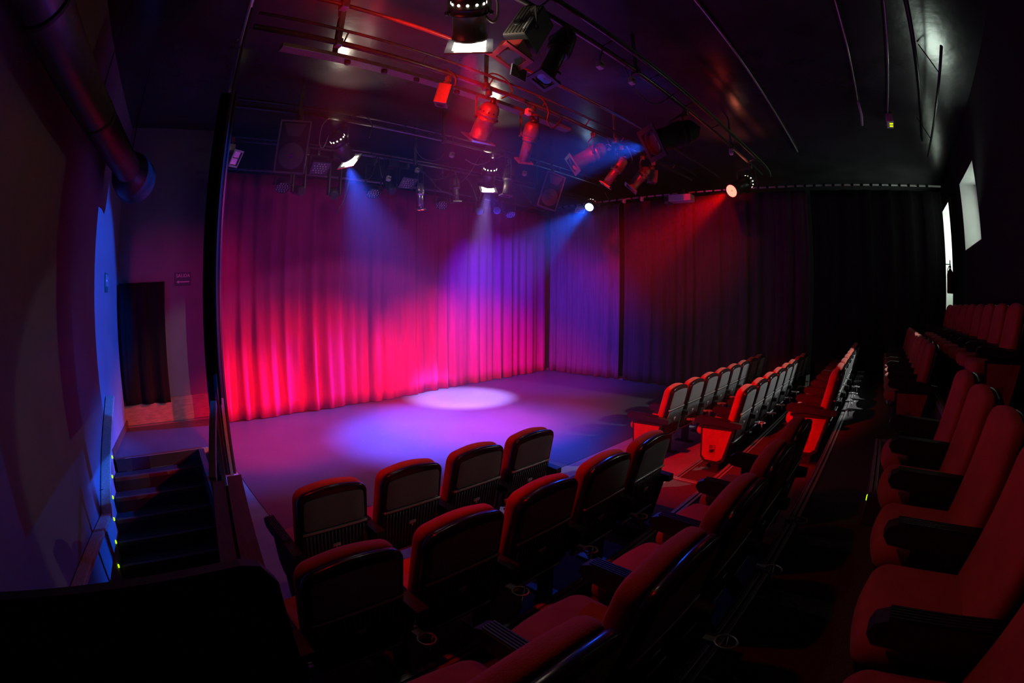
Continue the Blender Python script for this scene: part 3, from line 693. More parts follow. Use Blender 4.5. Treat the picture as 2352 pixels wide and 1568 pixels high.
# front bar
par_can((2.02, 2.38, GZ), (1.85, 2.28, 4.17), (2.06, 2.50, 3.90), 0.135, 'biggest black can spotlight on the front bar, white light spilling at its mouth', g1, lit=True)
spot('rose_wash', (2.12, 2.565, 3.82), (5.9, 6.45, 0.0), ROSE, 5000, 48, 0.85)
spot('rose_spill', (2.11, 2.56, 3.83), (0.5, 8.4, 1.5), (1.0, 0.0, 0.30), 330, 36, 0.9)
point('mouth_spill_one', (2.075, 2.517, 3.88), 10)
par_can((1.22, 2.38, GZ), (1.14, 2.08, 4.34), (1.22, 2.31, 4.10), 0.10, 'red can spotlight at the exit end of the front bar, above the parapet', g1, lit=True, glow='glow_red')
spot('red_exit', (1.25, 2.40, 4.01), (1.75, 6.9, 0.0), RED, 2600, 32, 0.8)
def box_spot():                                       # large boxed lamp with a grey ribbed flank
    clamp = (2.62, 2.38, GZ); rear = Vector((2.68, 2.36, 4.36)); front = Vector((2.44, 2.42, 3.86)); d = (front - rear).normalized(); L = (front - rear).length
    t = thing('boxed_spotlight', clamp, 'large boxed black spotlight with pale label strip beside the biggest can', 'spotlight', g1)
    x = Vector((d.z, 0, -d.x)).normalized(); x = -x if x.x < 0 else x; y = d.cross(x); x = (x * math.cos(R(18)) - y * math.sin(R(18))).normalized(); y = d.cross(x); rot = Matrix((x, y, d)).transposed()
    c0 = (rear + front) / 2
    MB().box(c0 - d * 0.06, (0.24, 0.22, L * 0.74), rot, bev=0.012).build('housing', M['black'], t)
    b = MB(); fl = c0 - d * 0.06 - x * 0.122
    b.box(fl, (0.012, 0.20, L * 0.72), rot)
    for k in range(6): b.box(fl - x * 0.007 + y * (-0.08 + 0.032 * k), (0.008, 0.008, L * 0.70), rot)
    b.build('flank', M['greymetal'], t)
    MB().box(c0 - d * 0.0 - x * 0.128 + y * 0.075, (0.004, 0.034, 0.16), rot).build('label_strip', M['label'], t)
    q = c0 - d * 0.165 - x * 0.131 + y * 0.075
    o = letters('ADB', 0.055, q, Matrix((d, -y, -x)).transposed().to_4x4(), M['label'], t, 'lettering', 0.001)
    MB().box(front - d * 0.03, (0.20, 0.20, 0.12), rot, bev=0.01).build('lens_tube', M['redplastic_redlit'], t)  # snoot and frame: red light of neighbouring lamps put into their colour
    gel_frame(t, front + d * 0.035, d, 0.135, M['redplastic_redlit'], 'gel_frame', 0.016)
    MB().lathe(front + d * 0.031, front + d * 0.035, [(0, 0.09), (0.003, 0.09)], 20).build('lens', M['darkglass'], t)
    b = MB(); b.box(front + d * 0.05 + x * 0.16, (0.22, 0.01, 0.10), rot @ Matrix.Rotation(0.5, 3, 'Y')); b.build('barn_door', M['black'], t)
    hang_yoke(t, clamp, c0 + d * 0.02, d, 0.155, M['greymetal'])
    MB().lathe(c0 + d * 0.02 - x * 0.15, c0 + d * 0.02 - x * 0.17, [(0, 0.045), (0.012, 0.045), (0.02, 0.03)], 16).build('tilt_knob', M['black'], t)
box_spot()
profile_spot((3.06, 2.38, GZ), (3.08, 2.36, 4.36), (2.79, 2.42, 3.74), 0.105, 'slim black profile spotlight, third lamp along the front bar', g1, m='black')
par_can((5.55, 2.38, GZ), (5.80, 2.36, 4.22), (5.24, 2.74, 3.90), 0.17, 'large black spotlight with hidden lens, silhouetted halfway along the front bar', g1, m='blackwall', vents=False)
spot('blue_left', (5.14, 2.81, 3.83), toward((5.14, 2.81, 3.83), 150.5, -16), (0.005, 0.09, 1.0), 4600, 33, 0.2)
spot('blue_leak', (5.35, 2.80, 4.14), (5.6, 3.4, 4.95), (0.01, 0.08, 1.0), 16, 120, 1.0)
spot('red_leak', (8.2, 2.46, 4.18), (8.0, 2.5, 4.95), (1.0, 0.20, 0.10), 16, 120, 1.0)
par_can((8.45, 2.38, GZ), (8.69, 2.42, 4.20), (8.06, 2.66, 3.85), 0.13, 'glowing red can spotlight at the curtain end of the front bar', g1, lit=True, glow='glow_red', frame=False)
spot('red_wash', (7.94, 2.71, 3.78), (3.5, 6.5, 0.0), RED, 5200, 42, 0.85)
# second bar
def small_box(clamp, top, bot, label, group, m='can'):
    top = Vector(top); bot = Vector(bot); d = (bot - top).normalized(); L = (bot - top).length
    t = thing('small_box_spot', clamp, label, 'spotlight', group); x, y, _ = frame_from(d); rot = Matrix((x, y, d)).transposed()
    MB().box((top + bot) / 2, (0.17, 0.15, L), rot, bev=0.012).build('housing', M[m], t)
    MB().lathe(bot - d * 0.01, bot + d * 0.006, [(0, 0.05), (0.014, 0.05), (0.014, 0.04)], 18).build('lens', M['darkglass'], t)
    MB().lathe((top + bot) / 2 + x * 0.09, (top + bot) / 2 + x * 0.12, [(0, 0.014), (0.03, 0.012)], 10).build('knob', M['black'], t)
    b = MB(); c = Vector(clamp) - Vector((0, 0, 0.075)); b.box(c, (0.05, 0.075, 0.08), bev=0.012); b.tube(c, top, 0.012, 8); b.box(top + Vector((0, 0, 0.03)), (0.06, 0.05, 0.06)); b.build('clamp', M[m], t)
    return t
small_box((2.99, 3.97, GZ), (2.98, 3.98, 4.29), (2.94, 4.02, 4.05), 'small square red-lit box lamp, first on the second bar', g2, 'plate' if 0 else 'greymetal')
par_can((3.60, 3.97, GZ), (3.585, 3.89, 4.21), (3.625, 4.17, 3.84), 0.125, 'stout red-lit can spotlight with flared frame on the second bar', g2, m='greymetal')
profile_spot((4.37, 3.97, GZ), (4.31, 3.91, 4.16), (4.44, 4.21, 3.71), 0.10, 'red-lit profile spotlight pointing straight down from the second bar', g2, m='greymetal')
par_can((5.70, 3.97, GZ), (5.89, 3.90, 4.21), (5.50, 4.21, 3.90), 0.12, 'red-lit can spotlight tilted towards the stage with wide square frame', g2, m='greymetal')
profile_spot((6.50, 3.97, GZ), (6.46, 3.91, 4.18), (6.33, 4.21, 3.73), 0.10, 'red-lit profile spotlight, steeply tilted, beside the wide-framed can', g2, m='greymetal')
par_can((7.18, 3.97, GZ), (7.26, 3.91, 4.20), (7.08, 4.17, 3.84), 0.10, 'smaller red-lit can spotlight near the end of the second bar', g2, m='greymetal')
small_box((7.58, 3.97, GZ), (7.56, 3.98, 4.24), (7.54, 4.0, 4.0), 'narrow red-lit box lamp, last on the second bar', g2, 'greymetal')
# middle bar
par_can((2.70, 5.97, GZ), (2.52, 5.91, 4.22), (2.84, 6.06, 3.92), 0.115, 'white-hot can spotlight with glowing vents beside the nearer loudspeaker', g3, lit=True)
spot('blue_beam_one', (2.88, 6.10, 3.79), (4.2, 5.5, 0.0), BLUE, 9500, 58, 0.95)
point('mouth_spill_two', (2.858, 6.07, 3.9), 3)
point('mouth_spill_three', (5.558, 6.112, 3.838), 3)
spot('lamp_leak_one', (2.52, 5.93, 4.32), (2.5, 5.35, 4.95), WARM, 26, 110, 1.0, 0.03)
par_can((5.50, 5.97, GZ), (5.42, 5.90, 4.22), (5.55, 6.10, 3.86), 0.115, 'white-hot can spotlight pointing straight down in the middle of the stage', g3, lit=True)
spot('blue_beam_two', (5.58, 6.16, 3.76), (5.75, 7.05, 0.0), (0.40, 0.26, 1.0), 9000, 34, 0.7)
spot('blue_spill', (5.58, 6.16, 3.76), (7.7, 7.3, 1.6), (0.05, 0.03, 1.0), 1500, 84, 0.9)
spot('lamp_leak_two', (5.5, 5.93, 4.32), (5.25, 5.55, 4.95), WARM, 26, 110, 1.0, 0.03)
profile_spot((5.93, 5.97, GZ), (5.95, 5.97, 4.26), (5.88, 6.0, 3.72), 0.10, 'half red, half blue-lit profile spotlight next to the central white-hot can', g3, m='greymetal')
def loudspeaker(clamp, c, w, h, dep, yaw, tilt, roll, label):
    t = thing('loudspeaker', clamp, label, 'loudspeaker', 'loudspeakers on the middle lighting bar')
    rot = Matrix.Rotation(yaw, 3, 'Z') @ Matrix.Rotation(tilt, 3, 'X') @ Matrix.Rotation(roll, 3, 'Y'); c = Vector(c)
    def P(x, y, z): return c + rot @ Vector((x, y, z))
    b = MB()                                           # trapezoid cabinet, front towards local -Y
    b.poly([P(-w / 2, -dep / 2, -h / 2), P(w / 2, -dep / 2, -h / 2), P(w * 0.33, dep / 2, -h / 2), P(-w * 0.33, dep / 2, -h / 2)], h, rot @ Vector((0, 0, 1))); b.build('cabinet', M['plastic'], t)
    b = MB(); y = -dep / 2 - 0.012
    for s_ in (-1, 1):
        b.box(P(s_ * (w / 2 - 0.012), y + .004, 0), (0.024, 0.03, h), rot, bev=0.006); b.box(P(0, y + .004, s_ * (h / 2 - 0.012)), (w - .04, 0.03, 0.024), rot, bev=0.006)
    b.build('front_rim', M['rim'], t)
    b = MB(); b.lathe(P(0, y + 0.006, -h * 0.17), P(0, y - 0.02, -h * 0.17), [(0, w * 0.42), (0.008, w * 0.42), (0.016, w * 0.38), (0.019, 0.01)], 32); b.build('woofer_grille', M['grille'], t)
    b = MB()
    b.poly([P(-w * 0.36, y + 0.005, h * 0.44), P(w * 0.36, y + 0.005, h * 0.44), P(w * 0.20, y + 0.005, h * 0.20), P(-w * 0.20, y + 0.005, h * 0.20)], 0.006, rot @ Vector((0, -1, 0)))
    b.poly([P(-w * 0.10, y - 0.002, h * 0.40), P(w * 0.10, y - 0.002, h * 0.40), P(w * 0.05, y - 0.002, h * 0.25), P(-w * 0.05, y - 0.002, h * 0.25)], 0.004, rot @ Vector((0, -1, 0)))
    b.build('horn', M['grille'], t)
    for s_ in (-1, 1):
        for q in (0.36, 0.22): MB().box(P(s_ * w * 0.41, y - 0.002, h * q), (0.022, 0.012, h * 0.09), rot).build('port', M['darkglass'], t)
    bd = MB().lathe(P(0, y - 0.013, -h * 0.17), P(0, y - 0.03, -h * 0.17), [(0, 0.030), (0.006, 0.030), (0.007, 0.028)], 20).build('badge', M['badge'], t)
    letters('RCF', 0.030, P(0, y - 0.0215, -h * 0.17), rot.to_4x4() @ Matrix.Rotation(R(90), 4, 'X'), M['badgered'], t, 'badge_lettering', 0.001)
    b = MB(); cl = Vector(clamp); b.box(cl - Vector((0, 0, 0.078)), (0.06, 0.09, 0.09), bev=0.01); b.tube(cl - Vector((0, 0, 0.10)), P(0, 0, h / 2), 0.014, 8); b.box(P(0, 0, h / 2 + 0.01), (0.12, 0.10, 0.02), rot); b.build('bracket', M['pipe'], t)
    return t
loudspeaker((2.02, 5.97, GZ), (1.95, 5.95, 3.94), 0.42, 0.70, 0.34, R(-22), R(14), R(4), 'black loudspeaker on the middle bar nearest the exit, facing the seats')
loudspeaker((7.12, 5.97, GZ), (6.92, 5.95, 3.98), 0.42, 0.70, 0.36, R(-20), R(14), R(12), 'grey-flanked loudspeaker farther along the middle bar near the stage corner')
# rear bar
def led_par(clamp, c, aim, r, label, square=False):
    c = Vector(c); d = Vector(aim).normalized(); t = thing('led_par', clamp, label, 'LED lamp', g4)
    if square:
        x, y, _ = frame_from(d); rot = Matrix((x, y, d)).transposed()
        MB().box(c - d * 0.03, (r * 2.2, r * 1.8, 0.06), rot, bev=0.01).build('housing', M['black'], t)
        MB().box(c + d * 0.006, (r * 2.3, r * 1.9, 0.012), rot).build('front_plate', M['black'], t)
    else:
        MB().lathe(c - d * 0.16, c, [(0, r * 0.5), (0.03, r * 0.85), (0.15, r), (0.17, r * 1.03), (0.17, r * 0.94), (0.155, r * 0.92), (0.155, 0.005)], 24, cap=False).build('housing', M['black'], t)
    x, y, _ = frame_from(d); b = MB()
    for i in range(-2, 3):
        for j in range(-2, 3):
            if i * i + j * j < 6.5:
                p = c + x * (i * r * 0.36 + (j % 2) * r * 0.1) + y * j * r * 0.34 + d * (0.012 if square else 0.0)
                b.lathe(p, p + d * 0.012, [(0, r * 0.11), (0.006, r * 0.11), (0.012, r * 0.05)], 8)
    b.build('led_lens', M['leddot'], t)
    hang_yoke(t, clamp, c - d * 0.07, d, r * 1.15, M['black'])
down = (-0.15, -0.55, -1)
led_par((2.74, 7.0, 4.32), (2.76, 6.93, 3.98), (-0.05, -0.7, -1), 0.13, 'flat square LED lamp just past the nearer loudspeaker', True)
led_par((2.17, 7.0, 4.32), (2.16, 6.95, 3.62), (-0.1, -0.7, -1), 0.115, 'round LED lamp hanging lowest beneath the nearer loudspeaker')
led_par((3.80, 7.0, 4.32), (3.77, 6.96, 3.66), (-0.1, -0.6, -1), 0.12, 'round LED lamp caught in the blue beam')
led_par((4.45, 7.0, 4.32), (4.44, 6.95, 3.92), (-0.05, -0.75, -1), 0.13, 'flat square LED lamp above the small red profile', True)
led_par((5.20, 7.0, 4.32), (5.20, 6.96, 3.60), (-0.4, -0.5, -1), 0.12, 'round LED lamp behind the hanging long profile')
led_par((6.98, 7.0, 4.32), (6.96, 6.96, 3.62), (-0.15, -0.6, -1), 0.11, 'round LED lamp under the farther loudspeaker')
def mover(clamp, c, aim, label):
    c = Vector(c); d = Vector(aim).normalized(); t = thing('moving_head', clamp, label, 'moving light', g4); cl = Vector(clamp)
    MB().box(cl - Vector((0, 0, 0.10)), (0.22, 0.20, 0.12), bev=0.015).build('base', M['black'], t)
    b = MB(); s0 = c.z - 0.04; h = cl.z - 0.16 - s0
    for s_ in (-1, 1): b.box((c.x + s_ * 0.10, c.y, s0 + h / 2), (0.03, 0.10, h), bev=0.01)
    b.build('fork', M['black'], t)
    MB().lathe(c - d * 0.12, c + d * 0.12, [(0, 0.04), (0.02, 0.075), (0.20, 0.08), (0.24, 0.065)], 20).build('head', M['can'], t)
    MB().lathe(c + d * 0.118, c + d * 0.126, [(0, 0.06), (0.006, 0.055)], 18).build('lens', M['darkglass'], t)
mover((2.45, 7.0, 4.32), (2.45, 7.04, 3.62), (0.3, -0.9, -0.3), 'small black moving-head lamp beside the lowest LED lamp')
mover((3.08, 7.0, 4.32), (3.08, 7.04, 3.62), (-0.3, -0.8, -0.5), 'second small moving-head lamp, farther from the lowest LED lamp')
mover((6.12, 7.0, 4.32), (6.12, 7.0, 3.60), (-0.6, -0.8, -0.2), 'moving-head lamp with hexagonal front below the central white-hot can')
mover((6.60, 7.0, 4.32), (6.60, 7.0, 3.66), (-0.65, -0.75, -0.1), 'moving-head lamp with pale round lens facing the seats')
mover((4.12, 7.0, 4.32), (4.12, 7.02, 3.82), (0.2, -0.6, -0.8), 'dark moving-head lamp under the second square LED lamp')
profile_spot((5.50, 7.0, 4.32), (5.50, 6.98, 4.17), (5.53, 6.97, 3.70), 0.085, 'long slim purple-lit profile spotlight hanging from the rear bar', g4, m='greymetal')
profile_spot((4.72, 7.0, 4.32), (4.72, 6.98, 3.96), (4.73, 6.96, 3.47), 0.075, 'small profile spotlight with red glowing lens on the rear bar', g4, m='reflector', lit=True)
spot('red_pin', (4.73, 6.97, 3.40), (5.0, 7.75, 0.3), (1.0, 0.0, 0.06), 70, 40, 0.9, 0.04)
def flood(clamp, c, aim, w, h, label, m='white', group=None):
    c = Vector(c); d = Vector(aim).normalized(); x, y, _ = frame_from(d); rot = Matrix((x, y, d)).transposed()
    t = thing('floodlight', clamp, label, 'floodlight', group)
    b = MB(); n = [(-1, -1), (1, -1), (1, 1), (-1, 1)]
    fr = [b.bm.verts.new(c + x * a * w / 2 + y * e * h / 2) for a, e in n]; bk = [b.bm.verts.new(c - d * 0.10 + x * a * w / 3.2 + y * e * h / 3.2) for a, e in n]
    b.bm.faces.new(bk)
    for i in range(4): b.bm.faces.new((fr[i], fr[(i + 1) % 4], bk[(i + 1) % 4], bk[i]))
    b.build('housing', M[m], t)
    b = MB()
    for s_ in (-1, 1): b.box(c + x * s_ * w * 0.46, (w * 0.09, h, 0.02), rot); b.box(c + y * s_ * h * 0.45, (w, h * 0.11, 0.02), rot)
    b.build('front_frame', M['white'], t)
    MB().box(c - d * 0.02, (w * 0.84, h * 0.82, 0.004), rot).build('reflector', M['reflector'], t)
    MB().tube(c - d * 0.008 - x * w * 0.3, c - d * 0.008 + x * w * 0.3, 0.008, 8).build('tube_lamp', M['white'], t)
    b = MB(); cl = Vector(clamp); b.box(cl, (0.06, 0.08, 0.08), bev=0.01)
    for s_ in (-1, 1): b.path([c - d * 0.05 + x * s_ * w * 0.52, cl], 0.007)
    b.build('bracket', M[m], t)
    return t
flood((1.28, 7.0, 4.32), (1.36, 6.95, 4.02), (0.35, -0.75, -0.55), 0.17, 0.27, 'small tilted floodlight with pale rectangular rim at the exit end', 'redplastic_redlit')
bx = thing('control_box', (1.20, 7.0, 4.20), 'red-lit control box with yellow display beside the tilted floodlight', 'control box')
MB().box((1.22, 6.98, 4.19), (0.22, 0.10, 0.10), bev=0.008).build('case', M['white'], bx)
MB().box((1.18, 6.927, 4.165), (0.11, 0.004, 0.04)).build('display', M['ledyellow'], bx)
flood((9.52, 6.92, 4.22), (9.36, 6.98, 4.04), (-0.35, -0.45, -1), 0.24, 0.18, 'grey square floodlight beside the blue lamp on the side rail', 'white')
par_can((9.53, 6.55, 4.24), (9.29, 6.57, 4.20), (9.06, 6.49, 4.03), 0.115, 'bright blue can spotlight on the side rail facing the stage', None, lit=True, glow='glow_blue', frame=False)
spot('blue_cross_spill', (9.0, 6.47, 3.99), toward((9.0, 6.47, 3.99), 201, -25), (0.0, 0.08, 1.0), 360, 44, 0.5)
spot('blue_cross', (9.0, 6.47, 3.99), (2.8, 6.5, 0.2), (0.0, 0.09, 1.0), 9000, 30, 0.7)
pj = thing('projector', (9.50, 4.3, 4.2), 'white projector clamped to the side rail, its lens end towards the stage', 'projector')
MB().box((9.38, 4.26, 4.08), (0.28, 0.52, 0.15), Matrix.Rotation(0.05, 3, 'Z'), bev=0.02).build('casing', M['white'], pj)
MB().box((9.36, 4.56, 4.06), (0.27, 0.10, 0.19), bev=0.01).build('front_cowl', M['greymetal'], pj)
MB().lathe((9.21, 4.56, 4.06), (9.19, 4.56, 4.06), [(0, 0.05), (0.02, 0.045)], 14).build('lens', M['darkglass'], pj)
b = MB(); b.tube((9.50, 4.26, 4.26), (9.38, 4.26, 4.14), 0.02, 8); b.box((9.46, 4.26, 4.24), (0.10, 0.09, 0.12), bev=0.01); b.build('mount', M['black'], pj)
# lamp over the stairs bar, outside the picture's upper edge: lights seats and bar lamps red from the exit side
par_can((0.375, 2.34, 4.45), (0.22, 2.30, 4.28), (0.54, 2.30, 4.02), 0.11, 'red can spotlight on the side bar over the exit stairs, aimed at the seats', None, lit=True, glow='glow_red')
spot('red_seats', (0.64, 2.30, 3.93), (5.6, 1.8, 0.3), RED, 1700, 37, 0.7)
par_can((0.43, 2.72, 4.45), (0.20, 2.68, 4.36), (0.53, 2.78, 4.24), 0.09, 'red can spotlight on the side bar over the exit stairs, aimed along the rig', None, lit=True, glow='glow_red')
spot('red_seats_spill', (0.65, 2.30, 3.92), (1.9, 2.15, 0.9), RED, 140, 50, 0.8)
spot('red_house_spill', (0.65, 2.30, 3.92), (2.4, 0.5, 0.9), RED, 30, 115, 1.0)
spot('red_rig', (0.64, 2.82, 4.21), (5.2, 3.9, 4.02), RED, 1700, 34, 0.8)

# connector boxes and cables looped on the bars
def loop(pts, r, label, m='cable', group='cables looped on the lighting bars'):
    # smooth the way points with a Catmull-Rom curve
    P = [Vector(p) for p in pts]; out = []
    for i in range(len(P) - 1):
        p0, p1, p2, p3 = P[max(i - 1, 0)], P[i], P[i + 1], P[min(i + 2, len(P) - 1)]
        for k in range(6):
            t = k / 6
            out.append(0.5 * ((2 * p1) + (p2 - p0) * t + (2 * p0 - 5 * p1 + 4 * p2 - p3) * t * t + (3 * p1 - p0 - 3 * p2 + p3) * t ** 3))
    out.append(P[-1])
    return tag(MB().path(out, r, 6).build('cable', M[m]), label, 'cable', group)
loop([(2.12, 2.36, 4.44), (2.20, 2.36, 4.30), (2.22, 2.37, 4.14), (2.17, 2.37, 4.05), (2.09, 2.38, 4.10)], 0.011, 'pale cable tail curling beside the biggest can spotlight', 'whitecable')
loop([(2.94, 3.95, 4.50), (3.05, 3.93, 4.42), (3.07, 3.94, 4.32), (3.03, 3.96, 4.29)], 0.012, 'red-lit cable dropping to the small square box lamp')
loop([(3.50, 3.92, 4.55), (3.56, 3.86, 4.60), (3.72, 3.82, 4.56), (3.84, 3.82, 4.44), (3.78, 3.84, 4.36), (3.70, 3.86, 4.30)], 0.010, 'coiled red-lit cable above the stout can spotlight')
loop([(4.30, 3.93, 4.58), (4.42, 3.84, 4.50), (4.52, 3.84, 4.36), (4.54, 3.88, 4.24), (4.68, 3.90, 4.18), (4.9, 3.92, 4.40)], 0.012, 'thick red-lit cable looping over the straight-down profile')
loop([(6.62, 3.95, 4.44), (6.72, 3.93, 4.30), (6.76, 3.94, 4.20), (6.68, 3.96, 4.16)], 0.010, 'short cable loop behind the steeply tilted profile')
loop([(2.44, 5.95, 4.44), (2.34, 5.93, 4.30), (2.32, 5.93, 4.05), (2.38, 5.93, 3.98), (2.46, 5.95, 4.18)], 0.008, 'pale cable loop hanging beside the glowing can by the loudspeaker', 'whitecable')
loop([(2.75, 5.94, 4.50), (2.95, 5.92, 4.56), (3.12, 5.93, 4.46), (3.10, 5.94, 4.24)], 0.009, 'red-lit cable arching over the glowing can by the loudspeaker')
loop([(3.95, 5.94, 4.40), (3.90, 5.93, 4.22), (4.05, 5.93, 4.06), (4.35, 5.94, 4.10), (4.5, 5.94, 4.38), (4.3, 5.92, 4.52), (4.12, 5.94, 4.46)], 0.009, 'round cable coil at the midpoint of the middle bar')
loop([(4.9, 5.95, 4.20), (5.15, 5.94, 4.15), (5.5, 5.94, 4.30), (5.75, 5.95, 4.44)], 0.008, 'pale cable running from a plug to the middle bar', 'whitecable')
loop([(5.62, 5.94, 4.46), (5.75, 5.92, 4.50), (5.80, 5.94, 4.28), (5.74, 5.95, 4.10)], 0.010, 'cable hanging between the central can and its profile')
loop([(5.0, 5.3, 4.62), (5.1, 5.8, 4.30), (5.25, 6.3, 4.05), (5.4, 6.9, 3.95)], 0.007, 'long thin red cable trailing to the rear bar')
loop([(3.24, 6.967, 4.32), (3.28, 6.82, 3.95), (3.4, 6.78, 3.82), (3.62, 6.78, 3.9), (3.8, 6.967, 4.32)], 0.008, 'purple-lit cable sagging near the blue-lit LED lamp')
loop([(3.3, 7.03, 4.345), (3.3, 6.98, 4.352), (3.29, 6.94, 4.30), (3.22, 6.72, 4), (3.12, 6.68, 3.5), (2.98, 6.68, 3.22)], 0.007, 'loose cable end dangling below the rear bar')
loop([(3.84, 6.967, 4.32), (3.76, 6.78, 4.1), (3.84, 6.78, 3.9), (3.95, 6.967, 4.32)], 0.008, 'cable loop between the blue-lit LED and square LED lamps')
loop([(4.6, 6.967, 4.32), (4.8, 6.78, 4.02), (5.1, 6.78, 4.08), (5.4, 6.967, 4.32)], 0.010, 'red-lit cable swag in front of the rear bar')
loop([(4.75, 6.78, 4.05), (5, 6.78, 3.85), (5.3, 6.78, 3.78), (5.45, 6.78, 3.8)], 0.009, 'blue-lit cable running to the long slim profile')
loop([(5.6, 6.967, 4.32), (5.72, 6.78, 4.05), (5.9, 6.78, 3.75), (6, 6.78, 3.95)], 0.007, 'thin cable behind the central white-hot can')
loop([(7.2, 6.967, 4.32), (7.4, 6.78, 3.9), (7.8, 6.78, 3.8), (8.2, 6.967, 4.32)], 0.008, 'cable swag past the farther loudspeaker')
loop([(1.0, 2.24, 4.545), (3.0, 2.22, 4.54), (5.0, 2.22, 4.545), (7.0, 2.22, 4.54), (8.9, 2.17, 4.50), (9.2, 2.16, 4.36)], 0.014, 'long green cable lying along the front lighting bar', 'greencable')
loop([(5.1, 2.30, 4.46), (4.86, 2.42, 4.26), (4.6, 2.46, 4.22), (4.3, 2.44, 4.28), (4.1, 2.40, 4.42)], 0.008, 'thin cable below the front bar reaching a hanging plug')
loop([(8.7, 2.36, 4.42), (8.9, 2.40, 4.30), (9.0, 2.42, 4.12), (8.86, 2.44, 4.06)], 0.009, 'cable loop behind the glowing red can spotlight')
loop([(9.3, 6.2, 4.40), (9.4, 6.1, 4.16), (9.44, 5.92, 4.10), (9.46, 5.8, 4.24)], 0.009, 'cable loop behind the blue can spotlight')
def plug(c, bar_at, label, m='white', s=(0.07, 0.06, 0.085)):
    t = thing('plug_box', c, label, 'plug box', 'plug boxes on the lighting bars')
    MB().box(c, s, Matrix.Rotation(0.2, 3, 'Y'), bev=0.01).build('case', M[m], t)
    MB().box(Vector(c) + Vector((0, -s[1] / 2 - 0.004, 0)), (s[0] * 0.8, 0.008, s[2] * 0.25)).build('cover', M['greymetal'], t)
    MB().path([Vector(c) + Vector((0, 0, s[2] / 2 - .005)), Vector(c) + Vector((0.01, 0.0, s[2] / 2 + 0.04)), Vector((c[0] + .03, *bar_at))], 0.007, 6).build('cord', M['cable'], t)
plug((4.60, 5.93, 4.22), (5.97, 4.43), 'pink-lit plug box hanging below the middle bar, start of its pale cable')
plug((6.28, 5.93, 4.20), (5.97, 4.43), 'pink-lit plug box near the farther loudspeaker')
plug((4.62, 6.94, 4.18), (7.0, 4.31), 'pale plug box above the small red profile')
plug((3.98, 6.84, 3.92), (7.0, 4.31), 'pink plug box beside the blue-lit LED lamp')
plug((4.18, 3.88, 4.26), (3.96, 4.43), 'red plug box at the tail of the straight-down profile')
plug((6.02, 3.92, 4.25), (3.97, 4.43), 'red plug box at the tail of the wide-framed can')
plug((4.22, 2.40, 4.30), (2.38, 4.43), 'small red and grey plug hanging below the front bar')
plug((3.62, 2.40, 4.24), (2.38, 4.43), 'red clip plug hanging between front bar lamps')
plug((9.47, 5.78, 4.17), (5.79, 4.23), 'pale plug box on the side rail after the blue can')
plug((9.47, 5.30, 4.17), (5.31, 4.23), 'second pale plug box farther along the side rail')
plug((7.3, 2.36, 4.32), (2.38, 4.43), 'red junction box on the front bar before the glowing red can')

# ------------------------------------------------------------------ house ceiling and rear wall fittings
def conduit(pts, label, r=0.018, m='pipe'):
    return tag(MB().path(pts, r, 8).build('conduit', M[m]), label, 'conduit', 'conduits on the house ceiling')
conduit([(3.4, 1.38, 4.92), (9.45, 1.58, 4.92)], 'thin straight conduit crossing the ceiling in front of the audience', 0.016, 'brightpipe')
conduit([(4.3, -0.02, 4.92), (7.0, 0.06, 4.92)], 'pale conduit on the ceiling above the third row', 0.012, 'brightpipe')
conduit([(4.2, -0.58, 4.92), (7.6, -0.42, 4.92)], 'faint conduit on the ceiling over the fourth row', 0.010, 'brightpipe')
conduit([(4.2, -0.82, 4.92), (8.9, -1.12, 4.92)], 'dark conduit across the window glow on the ceiling', 0.022, 'black')
conduit([(4.9, -1.16, 4.66), (9.0, -1.20, 4.66)], 'dark suspended rod below the ceiling window glow', 0.022, 'black')
for i, x in enumerate((5.6, 8.0)):
    tag(MB().path([(x - .25, -0.95, 4.93), (x, -1.17, 4.67)], 0.010, 6).build('hanger_rod', M['black']), 'thin diagonal hanger of the suspended rod, %s the window' % ('farther from' if i == 0 else 'close to'), 'hanger rod')
dm = thing('smoke_detector', (4.25, -0.02, 4.88), 'small purple-lit ceiling detector at the end of the pale conduit', 'detector')
MB().lathe((4.22, -0.02, 4.945), (4.22, -0.02, 4.87), [(0, 0.07), (0.03, 0.07), (0.06, 0.045), (0.07, 0.02)], 18).build('casing', M['white'], dm)
em = thing('emergency_lamp', (7.78, -0.42, 4.88), 'small white emergency lamp with two yellow lights on the ceiling', 'emergency lamp')
MB().box((7.78, -0.44, 4.87), (0.34, 0.12, 0.14), bev=0.01).build('casing', M['white'], em)
for k in range(2): MB().box((7.72 + 0.11 * k, -0.46, 4.797), (0.05, 0.06, 0.006)).build('indicator', M['ledyellow'], em)
br = thing('ceiling_bracket', (7.2, 0.08, 4.86), 'small grey bracket hanging at the end of the pale ceiling conduit', 'bracket')
b = MB(); b.path([(7.05, 0.06, 4.92), (7.3, 0.05, 4.80), (7.6, 0.07, 4.74)], 0.022, 8); b.build('arm', M['white'], br)
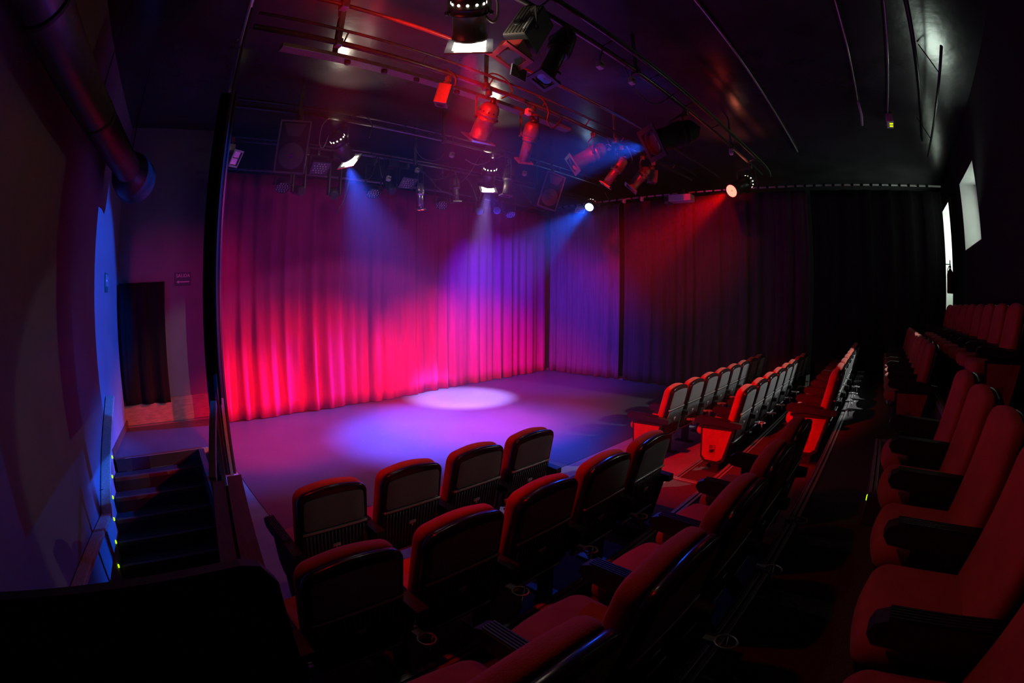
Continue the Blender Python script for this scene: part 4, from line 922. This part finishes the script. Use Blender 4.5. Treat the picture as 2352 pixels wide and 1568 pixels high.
ex = thing('fire_extinguisher', (10.95, YR + 0.10, 2.62), 'red fire extinguisher hung on the rear wall beside the tall window', 'fire extinguisher')
cx, cy = 10.98, YR + 0.10
MB().lathe((cx, cy, 2.33), (cx, cy, 3.0), [(0, 0.075), (0.02, 0.085), (0.40, 0.085), (0.46, 0.06), (0.50, 0.03), (0.52, 0.03)], 20).build('cylinder', M['extred'], ex)
b = MB(); b.box((cx, cy, 2.88), (0.05, 0.05, 0.05)); b.box((cx, cy + 0.05, 2.93), (0.025, 0.14, 0.02)); b.tube((cx, cy, 2.9), (cx, cy, 3.02), 0.014, 8); b.build('valve', M['black'], ex)
MB().path([(cx + .03, cy + .03, 2.89), (cx + .13, cy + .05, 2.82), (cx + .12, cy + .04, 2.5)], 0.010, 6).build('hose', M['plastic'], ex)
MB().box((cx, YR + 0.012, 2.6), (0.10, 0.02, 0.30)).build('wall_bracket', M['black'], ex)
rs = thing('red_wall_sign', (10.6, YR + 0.01, 4.05), 'small narrow red sign on the rear wall above the extinguisher', 'sign')
MB().box((10.72, YR + 0.012, 4.12), (0.24, 0.012, 0.34)).build('sign_board', M['extred'], rs)
gb = tag(MB().path([(9.60, 0.30, 3.95), (9.60, 0.28, 3.80), (9.60, 0.30, 3.60)], 0.03, 6).build('curtain_tab', M['greymetal']), 'small grey tab hanging on the black side curtain below the rail', 'tab')

# ------------------------------------------------------------------ haze in the stage space
hz = MB().box((4.9, 4.75, 2.26), (8.9, 6.2, 4.45)).build('haze', M['white'])
hm = bpy.data.materials.new('stage_haze'); hm.use_nodes = True
nt = hm.node_tree; nt.nodes.remove(nt.nodes['Principled BSDF'])
vs = nt.nodes.new('ShaderNodeVolumeScatter'); vs.inputs['Density'].default_value = 0.006; vs.inputs['Anisotropy'].default_value = 0.45
vs.inputs['Color'].default_value = (1, 1, 1, 1)
nt.links.new(vs.outputs[0], nt.nodes['Material Output'].inputs['Volume'])
hz.data.materials.clear(); hz.data.materials.append(hm)
tag(hz, 'thin smoke haze hanging over the stage', 'haze', kind='structure')

for o in bpy.data.objects:
    if '_o' in o: del o['_o']
